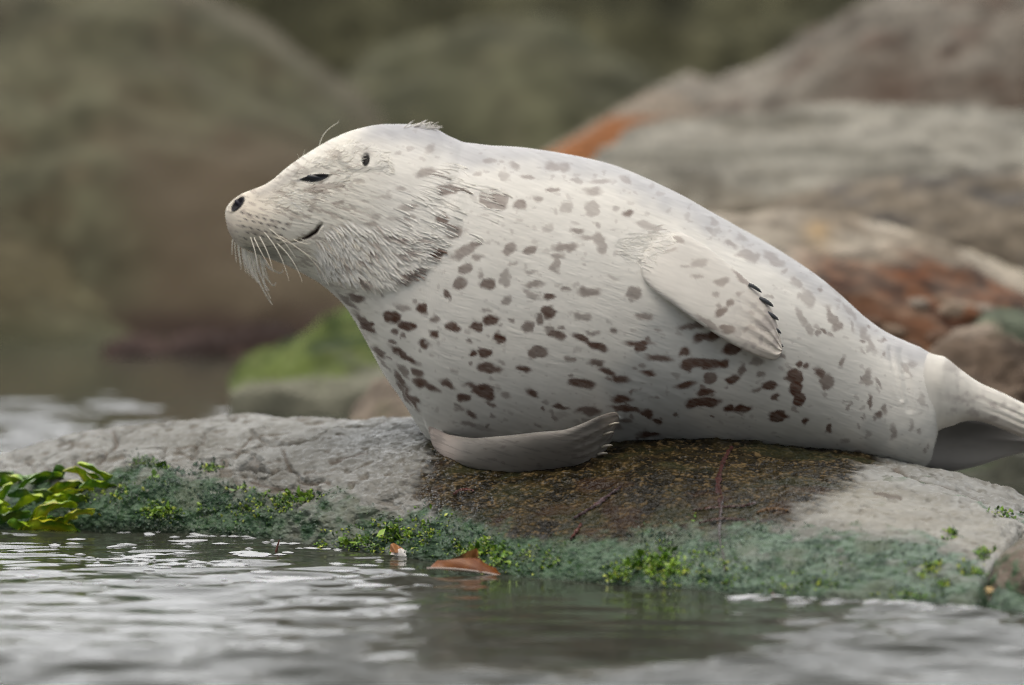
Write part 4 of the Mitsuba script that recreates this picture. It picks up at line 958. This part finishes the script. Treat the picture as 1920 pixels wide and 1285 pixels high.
def claw(parent, a, b, D, r, col):
    k = 1 - D * KS / YS
    pa, pb = [body_pt(CX + (q[0] - CX) * k, CY + (q[1] - CY) * k, D) for q in (a, b)]
    p = bezier(pa, (pa + pb) / 2 + [0, -0.0022, 0.0016], pb + np.array([0, 0.001, 0]), 8)
    t = np.linspace(0, 1, 8)
    v, f = tube(p, r * KS * np.sqrt(np.clip(1 - t ** 2.2, 0.01, 1)) * (0.75 + 0.25 * t), 8)
    v = np.vstack([v, p[:1], p[-1:]]); n = 8
    j = np.arange(n)
    f = np.vstack([f, np.stack([np.full(n, 64), (j + 1) % n, j], 1), np.stack([np.full(n, 65), 56 + j, 56 + (j + 1) % n], 1)])
    add('claw', v, outward(v, f), 'claw', color=col, parent=parent)
fd = lambda u: float(np.interp(u, fl[:, 0], fl[:, 5])) + float(np.interp(u, fl[:, 0], fl[:, 4]))
for (a, b, r, dd) in [((1404, 519), (1428, 535), 4.2, -3), ((1424, 545), (1450, 561), 5.0, -2), ((1430, 569), (1460, 586), 5.4, 0), ((1440, 597), (1465, 611), 5.0, 2), ((1440, 624), (1469, 636), 5.6, 4)]:
    claw(seal, a, b, fd(a[0]) + dd, r, [0.055, 0.06, 0.068])
fd2 = float(np.interp(1130, f2[:, 0], (f2[:, 5] + f2[:, 6]) / 2))
for (a, b, r) in [((1142, 779), (1162, 774), 3.2), ((1130, 797), (1152, 791), 3.0), ((1128, 820), (1149, 816), 3.4), ((1120, 834), (1140, 831), 3.2), ((1104, 849), (1126, 848), 3.2)]:
    claw(seal, a, b, fd2 + 7, r, [0.36, 0.33, 0.28])

def whisker(a, m, b, D, r=0.9, col=(0.78, 0.74, 0.66), end=None, out=0):
    k = 1 - D * KS / YS
    g = lambda q, dd: body_pt(CX + (q[0] - CX) * k, CY + (q[1] - CY) * k, D + dd)
    pa, pm, pb = g(a, -3), g(m, out), g(b, out * 1.6)
    p = bezier(pa, pm, pb, 16)
    if end is not None:
        p = np.vstack([p, bezier(pb, g(end[0], out * 1.6), g(end[1], out * 1.6), 10)[1:]])
    v, f = tube(p, r * KS * np.linspace(1.0, 0.28, len(p)), 5)
    add('whisker', v, f, 'hair', color=list(col), parent=seal)
DN = float(skin(*(PAD + [20, 10]))[0][0]) + 2
for a, m, b in [((530.7, 417.6), (587, 429), (643, 487)), ((540, 431), (588, 455), (642, 488)), ((504.6, 424), (532, 447), (556, 480)), ((524, 437), (560, 460), (602, 489)), ((513, 439), (577, 474), (618, 531)), ((496, 431), (525, 472), (543, 522)),
                ((520, 452), (548, 482), (568, 523)), ((487, 439), (504, 472), (513, 505)), ((477, 441), (492, 470), (509, 497)), ((545, 440), (566, 450), (585, 452)), ((470, 440), (480, 470), (484, 495))]:
    whisker(a, m, b, DN, 1.25 if b[1] > 500 else 1.1, (0.84, 0.79, 0.69), out=10)
W2 = [((437, 450), (436, 463), (435, 478)), ((441, 455), (442, 473), (444, 492)), ((449, 460), (450, 478), (454, 499)), ((446, 458), (449, 482), (453, 507)), ((455, 465), (457, 488), (462, 512)), ((460, 468), (465, 495), (475, 522)), ((468, 472), (473, 505), (490, 537)),
      ((476, 474), (484, 522), (511, 572)), ((480, 476), (486, 510), (505, 545)), ((486, 478), (492, 505), (498, 545)), ((464, 470), (470, 502), (483, 530)), ((472, 473), (480, 512), (501, 556)), ((458, 467), (461, 492), (468, 517)), ((490, 479), (496, 500), (503, 522)), ((482, 477), (489, 515), (508, 560))]
for i, (a, m, b) in enumerate(W2):
    whisker(a, m, b, -8 + 5 * (i % 3), 2.0 if i > 3 else 1.3, (0.92, 0.90, 0.84))
whisker((490, 479), (494, 508), (505, 528), -5, 2.0, (0.92, 0.90, 0.84), end=((513, 536), (517, 530)))
whisker((496, 486), (503, 500), (515, 508), 0, 2.0, (0.92, 0.90, 0.84), end=((527, 512), (531, 505)))
whisker((599, 279), (608, 252), (631, 232), 12, 1.3, (0.55, 0.54, 0.46), end=((635, 229), (635.5, 225)))
whisker((568, 297), (571, 285), (575, 279), 14, 0.6, (0.5, 0.48, 0.4))
whisker((560, 300), (560, 292), (557, 288), 14, 0.6, (0.5, 0.48, 0.4))

# ------------------------------------------------------------------ weed, leaves and sticks
wr = np.random.default_rng(33)
lettuce = 'sea_lettuce'
def ribbon(u, v, L, Wd, tilt, arch, seed):
    """A ruffled strap of sea lettuce lying over the stone: its length runs along the slope, one edge lifted, the other against the rock."""
    r = np.random.default_rng(seed)
    q, nr, _ = rock_at(max(u, -120), v)
    q, nr = q[0], nr[0]
    n, m = 40, 13
    t, s = np.meshgrid(np.linspace(0, 1, n), np.linspace(-1, 1, m), indexing='ij')
    a = math.radians(tilt)
    D = np.array([math.cos(a), -0.25 * math.sin(a), math.sin(a)])
    Up = np.array([-math.sin(a), -0.45, math.cos(a)])
    Nn = np.cross(D, Up); Nn /= np.linalg.norm(Nn)
    if Nn[1] > 0:
        Nn = -Nn
    w = Wd * np.sqrt(np.clip(1 - (2 * t - 1) ** 6, 0.003, 1)) * (0.85 + 0.3 * meshkit.noise(np.stack([t * 3, 0 * t, 0 * t + seed], -1), 5))
    x = L * (t - .5)
    y = s * w * 0.8
    hump = arch * L * (1 - (2 * t - 1) ** 2)
    ph, f1, f2 = r.random(3) * 6
    edge = 0.35 + 0.65 * np.clip(s, -0.3, 1)
    ruf = 1.35 * (0.30 * np.sin(9 * t + ph + 1.1 * s) + 0.18 * np.sin(17 * t + f1 - 2 * s) + 0.10 * np.sin(31 * t + f2)) * Wd * edge
    fold = -0.55 * Wd * np.clip(s, 0, 1) ** 2
    P3 = q + x[..., None] * D + (y + hump + fold * 0.5)[..., None] * Up + (0.010 + ruf - fold + 0.006 * r.random())[..., None] * Nn
    return P3.reshape(-1, 3), grid_faces(n, m), t.ravel(), s.ravel()
LB = []
for u, v in [(15, 968), (60, 975), (105, 978), (150, 965), (-20, 955), (35, 950), (85, 955), (130, 945), (165, 935), (10, 930), (60, 932), (110, 928), (150, 915), (185, 908), (25, 908), (75, 905), (120, 908), (170, 895), (85, 890), (185, 892), (-30, 925), (-40, 965), (40, 985), (95, 988), (140, 982), (-10, 900), (60, 890), (5, 945), (95, 935), (75, 970), (100, 892), (165, 905), (-20, 980)]:
    LB.append((u, v))
for i, (u, v) in enumerate(LB):
    w, f, t, s = ribbon(u + 8 * wr.normal(), v + 4, 0.060 + 0.06 * wr.random(), 0.010 + 0.010 * wr.random(), 38 * wr.normal() + (18 if u < 150 else -10), 0.04 + 0.22 * wr.random(), 700 + i)
    k = fbm(w, 45, 3, 200 + i)
    c = mixc([0.12, 0.27, 0.012], [0.42, 0.54, 0.02], sstep(0.35, 0.65, k))
    tone = wr.random()
    if tone < 0.3:
        c = mixc(c, [0.42, 0.36, 0.02], sstep(0.2, 0.9, np.abs(s)) * 0.75)
    elif tone < 0.55:
        c = mixc(c, [0.025, 0.085, 0.025], 0.75 * np.ones_like(t))
    add('blade', w, f, 'wet_weed', color=c, parent=lettuce)
tag(lettuce, 'clump of ruffled bright yellow-green sea lettuce at the tip of the grey boulder', 'seaweed')

# the small leafy algae that coat the boulder's foot
jn = Join()
def leaflets(idx, size, up, cols, seed, jitter=0.004):
    r = np.random.default_rng(seed)
    n = len(idx)
    o, nr = rock_r[idx], rn[idx]
    o = o + r.normal(0, jitter, (n, 3)) * [1, 1, 0.3]
    d = r.normal(0, 1, (n, 3)) + np.array([0, -0.2, -0.25])
    d -= nr * (d * nr).sum(1, keepdims=True) * 0.85
    d /= np.linalg.norm(d, axis=1, keepdims=True)
    d = d + nr * (up * r.random((n, 1)))
    sd = np.cross(d, nr + 0.5 * r.normal(0, 1, (n, 3)))
    sd /= np.linalg.norm(sd, axis=1, keepdims=True) + 1e-9
    L = size * (0.5 + r.random((n, 1)))
    w = L * (0.28 + 0.25 * r.random((n, 1)))
    bend = nr * L * (0.3 * r.normal(0, 1, (n, 1)))
    A = np.stack([o - nr * 0.001, o + d * L * .5 + sd * w + bend, o + d * L * 0.55 + bend * 1.6 + nr * w * .4, o + d * L * .5 - sd * w + bend, o + d * L], 1)
    ff = np.array([(0, 1, 2), (0, 2, 3), (1, 4, 2), (2, 4, 3)])
    f = (ff[None] + (np.arange(n) * 5)[:, None, None]).reshape(-1, 3)
    ci = r.integers(len(cols), size=n)
    c = np.asarray(cols)[ci] * (0.7 + 0.6 * r.random((n, 1)))
    return A.reshape(-1, 3), f, np.repeat(c, 5, 0)
def pick(w, n, seed):
    r = np.random.default_rng(seed)
    w = np.clip(w, 0, None)
    return r.choice(len(w), n, p=w / w.sum())
vis_w = ((TS > 0) & (TS < 0.95) & (US > -60) & (US < 2000)) * 1.0
cl = sstep(0.5, 0.66, fbm(base, 26, 2, 58))
dens = alg * vis_w
DARK = [[0.035, 0.065, 0.035], [0.06, 0.095, 0.06], [0.09, 0.13, 0.10], [0.11, 0.14, 0.12], [0.05, 0.09, 0.03]]
BRI = [[0.12, 0.23, 0.02], [0.20, 0.32, 0.03], [0.08, 0.17, 0.02], [0.05, 0.11, 0.02], [0.30, 0.36, 0.04]]
jn.put(*leaflets(pick(dens * (0.08 + cl) * sstep(0.9, 0.5, TS), 8000, 1), 0.0042, 0.12, DARK, 2, 0.002))
bright = np.zeros(len(base))
for u, v, ru, rv, s in [(700, 1010, 75, 26, 1.0), (780, 990, 60, 28, 1.0), (640, 1020, 50, 12, .7), (870, 1030, 50, 22, .7), (930, 1038, 45, 22, 1.4), (1000, 1050, 60, 22, .5), (1190, 1060, 45, 20, 1.2), (1240, 1050, 50, 25, 1.2), (1260, 1075, 40, 18, 1.0), (1160, 1080, 20, 10, 1.5), (1330, 1055, 60, 22, .6), (1340, 1085, 40, 16, .6),
                        (500, 945, 55, 10, 1.0), (540, 932, 50, 8, 1.2), (570, 925, 30, 7, 1.2), (300, 968, 30, 12, 1.6), (320, 975, 30, 10, 1.2), (300, 918, 16, 8, 1.4), (455, 920, 20, 6, 1.4), (305, 888, 9, 6, 2.0), (395, 878, 14, 5, 1.2), (200, 940, 50, 12, .5), (430, 962, 80, 14, .25), (1735, 1065, 30, 14, .9),
                        (1780, 1008, 10, 6, 2.2), (1842, 1043, 11, 8, 2.6), (1822, 1074, 22, 10, 1.2), (1770, 1098, 9, 6, 1.5), (1750, 1060, 12, 6, 1.2), (1540, 1075, 60, 18, .2), (1880, 970, 30, 10, .5), (1250, 1033, 10, 8, 1.5), (1300, 965, 6, 5, 1.5), (1700, 1118, 60, 10, .4), (1500, 1100, 70, 12, .3), (270, 872, 22, 12, .5)]:
    bright += s * np.exp(-(((bu - u) / ru) ** 2 + ((bv - v) / rv) ** 2) ** 1.5) * vis_w
jn.put(*leaflets(pick(bright * (0.15 + cl), 7000, 3), 0.0064, 0.5, BRI + DARK[:2], 4, 0.002))
isol = bright * (bright > 1.2) * vis_w
jn.put(*leaflets(pick(isol, 500, 5), 0.011, 1.3, BRI[:3], 6, 0.004))
dk = np.zeros(len(base))
for u, v, ru, rv in [(262, 875, 24, 14), (285, 862, 18, 6), (320, 930, 22, 22), (400, 930, 30, 20), (350, 890, 40, 10), (390, 872, 25, 6), (430, 940, 25, 25), (880, 1000, 30, 14), (1240, 1000, 40, 18), (300, 990, 60, 10), (1440, 985, 30, 10)]:
    dk += np.exp(-((bu - u) / ru) ** 2 - ((bv - v) / rv) ** 2) * vis_w
jn.put(*leaflets(pick(dk, 1500, 7), 0.006, 0.4, [[0.02, 0.05, 0.03], [0.035, 0.08, 0.04], [0.05, 0.085, 0.06]], 8))
add('green_algae', *(lambda a: (a[0], a[1], 'wet_weed', a[2]))(jn.get()), kind='stuff', smooth=True, label='short bright and dark green algae fringing the foot of the grey boulder')

# red weed
def red_frond(pts, wd, seed, col, parent):
    q = np.array([rock_at(u, v)[0][0] + rock_at(u, v)[1][0] * 0.003 for u, v in pts])
    t = np.linspace(0, 1, len(q)); tt = np.linspace(0, 1, 40)
    p = PchipInterpolator(t, q)(tt)
    r = np.random.default_rng(seed)
    side = np.cross(np.gradient(p, axis=0), [0, -0.5, 1.0]); side /= np.linalg.norm(side, axis=1, keepdims=True)
    w = wd * (0.4 + 0.9 * r.random(40)) * np.sin(np.pi * (0.08 + 0.88 * tt)) ** 0.5
    n = np.array([0, -0.7, 0.7])
    A = np.stack([p - side * w[:, None] + n * 0.002 * r.normal(size=(40, 1)), p + n * (0.003 + 0.002 * r.random((40, 1))), p + side * w[:, None] + n * 0.002 * r.normal(size=(40, 1))], 1)
    c = np.repeat(np.array(col)[None] * (0.6 + 0.8 * r.random((40, 1))), 3, 0)
    add('frond', A.reshape(-1, 3), grid_faces(40, 3), 'wet_weed', color=c, parent=parent)
rw = 'red_seaweed'
red_frond([(1372, 842), (1362, 860), (1350, 890), (1348, 915), (1356, 940)], 0.0055, 1, [0.045, 0.014, 0.012], rw)
red_frond([(1352, 890), (1345, 920), (1352, 950), (1350, 975)], 0.0035, 2, [0.055, 0.03, 0.03], rw)
red_frond([(1356, 940), (1352, 970), (1350, 1010), (1358, 1050), (1360, 1075)], 0.0028, 3, [0.06, 0.05, 0.05], rw)
red_frond([(1300, 960), (1340, 955), (1390, 952), (1420, 945)], 0.0035, 4, [0.05, 0.018, 0.014], rw)
red_frond([(1310, 985), (1360, 975), (1400, 980)], 0.004, 5, [0.05, 0.02, 0.016], rw)
red_frond([(1420, 965), (1450, 958), (1480, 962)], 0.005, 6, [0.11, 0.055, 0.014], rw)
tag(rw, 'dark red seaweed hanging in a thin strand down the wet brown part of the boulder', 'seaweed')
rw = 'red_seaweed_001'
red_frond([(1075, 975), (1110, 955), (1150, 925), (1165, 915)], 0.004, 7, [0.05, 0.022, 0.024], rw)
red_frond([(1090, 985), (1080, 1000), (1070, 1015)], 0.004, 8, [0.09, 0.022, 0.014], rw)
red_frond([(850, 930), (870, 920), (890, 925)], 0.004, 9, [0.09, 0.03, 0.025], rw)
tag(rw, 'smaller patch of dark red seaweed on the boulder below the tucked front flipper', 'seaweed')

# floating dead leaves
def standing_leaf(pts, Y0, lean, th_curl, name, label, c0, c1, seed):
    """A dead leaf floating with one side curled up out of the water: outline readings bottom and top, leaning back as it rises."""
    bot, top = np.array(pts[0], float), np.array(pts[1], float)
    n, m = 60, 14
    t = np.linspace(0, 1, n)
    tb = np.linspace(0, 1, len(bot)); tt = np.linspace(0, 1, len(top))
    B = np.stack([np.interp(t, tb, bot[:, 0]), np.interp(t, tb, bot[:, 1])], 1)
    A = np.stack([np.interp(t, tt, top[:, 0]), np.interp(t, tt, top[:, 1])], 1)
    rows = []
    for j in range(m):
        h = j / (m - 1)
        q = B * (1 - h) + A * h
        Y = Y0 + lean * h ** 1.4 + 0.006 * np.sin(9 * t + 2 * h) + th_curl * (t - .5) ** 2
        rows.append(P(q[:, 0], q[:, 1], Y))
    front = np.stack(rows, 1)
    nrm = np.array([0, -0.95, 0.3])
    v = np.vstack([front.reshape(-1, 3), (front - nrm * 0.0009).reshape(-1, 3)])
    g = grid_faces(n, m)
    f = np.vstack([g, g[:, ::-1] + n * m])
    k = fbm(v, 30, 3, seed)
    vein = np.exp(-((np.tile(np.sin(np.repeat(t, m) * 26 + np.tile(np.linspace(0, 1, m), n) * 5), 2)) / 0.16) ** 2)
    c = mixc(c0, c1, sstep(0.35, 0.65, k))
    c = c * (1 - 0.25 * vein)[:, None]
    return v, f, c
Yl = float(W(880, 1078)[1])
v, f, c = standing_leaf([[(806, 1066), (850, 1070), (900, 1074), (945, 1080), (966, 1088)], [(808, 1062), (820, 1051), (838, 1050), (864, 1047), (880, 1046), (899, 1047), (906, 1054), (920, 1062), (940, 1069), (960, 1078), (968, 1087)]], Yl, 0.018, 0.02, 'leaf', '', [0.17, 0.052, 0.012], [0.24, 0.085, 0.02], 301)
add('dead_leaf__lamina', v, f, 'leaf_skin', color=c)
v, f, c = standing_leaf([[(846, 1050), (866, 1047), (884, 1047), (896, 1048)], [(846, 1048), (862, 1042), (880, 1033), (894, 1028), (897, 1034), (896, 1046)]], Yl + 0.022, -0.004, 0.01, 'leaf', '', [0.36, 0.17, 0.06], [0.42, 0.22, 0.09], 302)
add('dead_leaf__folded_lobe', v, f, 'leaf_skin', color=c)
for a, m_, b in [((800, 1066), (880, 1070), (968, 1087))]:
    p = bezier(P(*a, Yl - 0.006), P(*m_, Yl - 0.004), P(*b, Yl - 0.004), 30)
    v, f = tube(p, 0.0022, 6)
    add('dead_leaf__rim', v, f, 'leaf_skin', color=[0.45, 0.38, 0.34])
p = bezier(P(963, 1084, Yl), P(972, 1088, Yl - .01), P(982, 1090, Yl - .02), 10)
v, f = tube(p, 0.0018, 6)
add('dead_leaf__stalk', v, f, 'leaf_skin', color=[0.10, 0.05, 0.03])
tag('dead_leaf', 'curled rust-brown dead leaf floating against the boulder below the seal', 'leaf')
Y2 = float(W(760, 1045)[1])
v, f, c = standing_leaf([[(731, 1035), (742, 1037), (752, 1034)], [(731, 1030), (732, 1021), (738, 1018), (748, 1024), (756, 1029)]], Y2, 0.01, 0.0, 'leaf', '', [0.42, 0.19, 0.08], [0.34, 0.13, 0.05], 303)
add('dead_leaf_001__brown_tip', v, f, 'leaf_skin', color=c)
v, f, c = standing_leaf([[(732, 1040), (755, 1044), (775, 1043), (788, 1036)], [(734, 1034), (752, 1028), (765, 1034), (778, 1033), (783, 1022), (789, 1030)]], Y2 - 0.006, 0.014, 0.0, 'leaf', '', [0.52, 0.50, 0.49], [0.62, 0.61, 0.60], 304)
add('dead_leaf_001__lamina', v, f, 'wet_weed', color=c)
v, f, c = standing_leaf([[(752, 1052), (790, 1055), (830, 1053), (862, 1050)], [(756, 1046), (780, 1044), (800, 1046), (830, 1047), (862, 1049)]], Y2 - 0.012, 0.02, 0.0, 'leaf', '', [0.04, 0.025, 0.022], [0.07, 0.045, 0.04], 305)
add('dead_leaf_001__dark_edge', v, f, 'wet_weed', color=c)
tag('dead_leaf_001', 'small pale wet leaf with an orange-brown tip, floating beside the larger brown leaf', 'leaf')
# twig standing in the water, stick at the waterline
def twig(pts, Y, r, name, label, col, cat):
    q = np.array([P(u, v, Y + dy) for u, v, dy in pts])
    p = PchipInterpolator(np.linspace(0, 1, len(q)), q)(np.linspace(0, 1, 24))
    v, f = tube(p, np.linspace(r[0], r[1], 24) * (0.85 + 0.3 * np.random.default_rng(len(pts)).random(24)), 7)
    c = mixc(np.array(col), np.array(col) * 0.5, fbm(v, 120, 2, 4))
    add(name, v, f, 'bark', color=c, label=label, cat=cat)
Yt = float(W(517, 1036)[1])
twig([(516, 1048, 0), (518, 1034, 0), (521, 1022, .003), (524, 1012, .005)], Yt, (0.0034, 0.0010), 'twig', 'tiny reddish twig sticking up out of the water in front of the boulder', [0.10, 0.035, 0.022], 'twig')
Yk = float(W(1390, 1112)[1])
twig([(1312, 1098, .12), (1350, 1102, .08), (1390, 1105, .04), (1410, 1106, 0.02), (1448, 1114, -.05), (1452, 1118, -.06)], Yk, (0.0022, 0.0032), 'stick', 'thin bare stick lying along the waterline at the boulder\'s foot', [0.20, 0.16, 0.14], 'stick')

# flat pale flecks riding on the ripples: foam and painted sky glints
fj = Join()
frng = np.random.default_rng(8)
def fleck(u, v, ru, ry, seed):
    q = W(u, v)
    m = 18
    g = np.linspace(0, 2 * np.pi, m, endpoint=False)
    r = 1 + 0.45 * (meshkit.noise(np.stack([np.cos(g) * 1.6, np.sin(g) * 1.6, 0 * g + seed], -1), 3) - .5) * 2
    x, y = q[0] + ru * r * np.cos(g), q[1] + ry * r * np.sin(g)
    z = waves(x, y) + 0.0012
    zc = waves(np.array([q[0]]), np.array([q[1]])) + 0.0035
    vv = np.vstack([np.stack([x, y, z], 1), [[q[0], q[1], zc[0]]]])
    f = np.stack([np.arange(m), (np.arange(m) + 1) % m, np.full(m, m)], 1)
    return vv, f
def froth_glint(n, u0, u1, v0, v1, su, sy):
    for i in range(n):
        u, v = u0 + (u1 - u0) * frng.random(), v0 + (v1 - v0) * frng.random()
        a = math.exp(frng.normal(0, 0.5))
        fj.put(*fleck(u, v, su * a, sy * a * (0.7 + .6 * frng.random()), frng.random() * 90))
froth_glint(22, 0, 560, 1010, 1050, 0.010, 0.006)
froth_glint(30, 250, 470, 1050, 1066, 0.012, 0.006)
froth_glint(14, 90, 300, 1040, 1062, 0.013, 0.008)
froth_glint(10, 440, 550, 1034, 1046, 0.013, 0.010)
froth_glint(8, 480, 600, 1080, 1090, 0.020, 0.010)
froth_glint(16, 620, 800, 1042, 1105, 0.012, 0.007)
froth_glint(10, 0, 620, 1065, 1110, 0.010, 0.007)
# a broken line of froth and painted glints where the swash meets the boulder
for u in np.arange(1365, 1990, 7.0):
    v = np.interp(u, sw_u, sw_v) + 5 + 2.5 * frng.normal()
    if frng.random() < 0.45:
        fj.put(*fleck(u + 6 * frng.normal(), v, 0.018 * (0.6 + 0.8 * frng.random()), 0.006 * (0.5 + frng.random()), frng.random() * 90))
for u in np.arange(230, 640, 9.0):
    v = np.interp(u, SHR[:, 0], SHR[:, 1]) + 4 + 2.0 * frng.normal()
    if frng.random() < 0.55:
        fj.put(*fleck(u + 6 * frng.normal(), v, 0.011 * (0.6 + 0.8 * frng.random()), 0.009 * (0.5 + frng.random()), frng.random() * 90))
v, f, _ = fj.get()
add('foam_and_glints', v, f, 'froth_glint', color=[0.46, 0.48, 0.50], kind='stuff', smooth=True, label='small white flecks of foam and painted sky glints drifting on the water before the boulder')
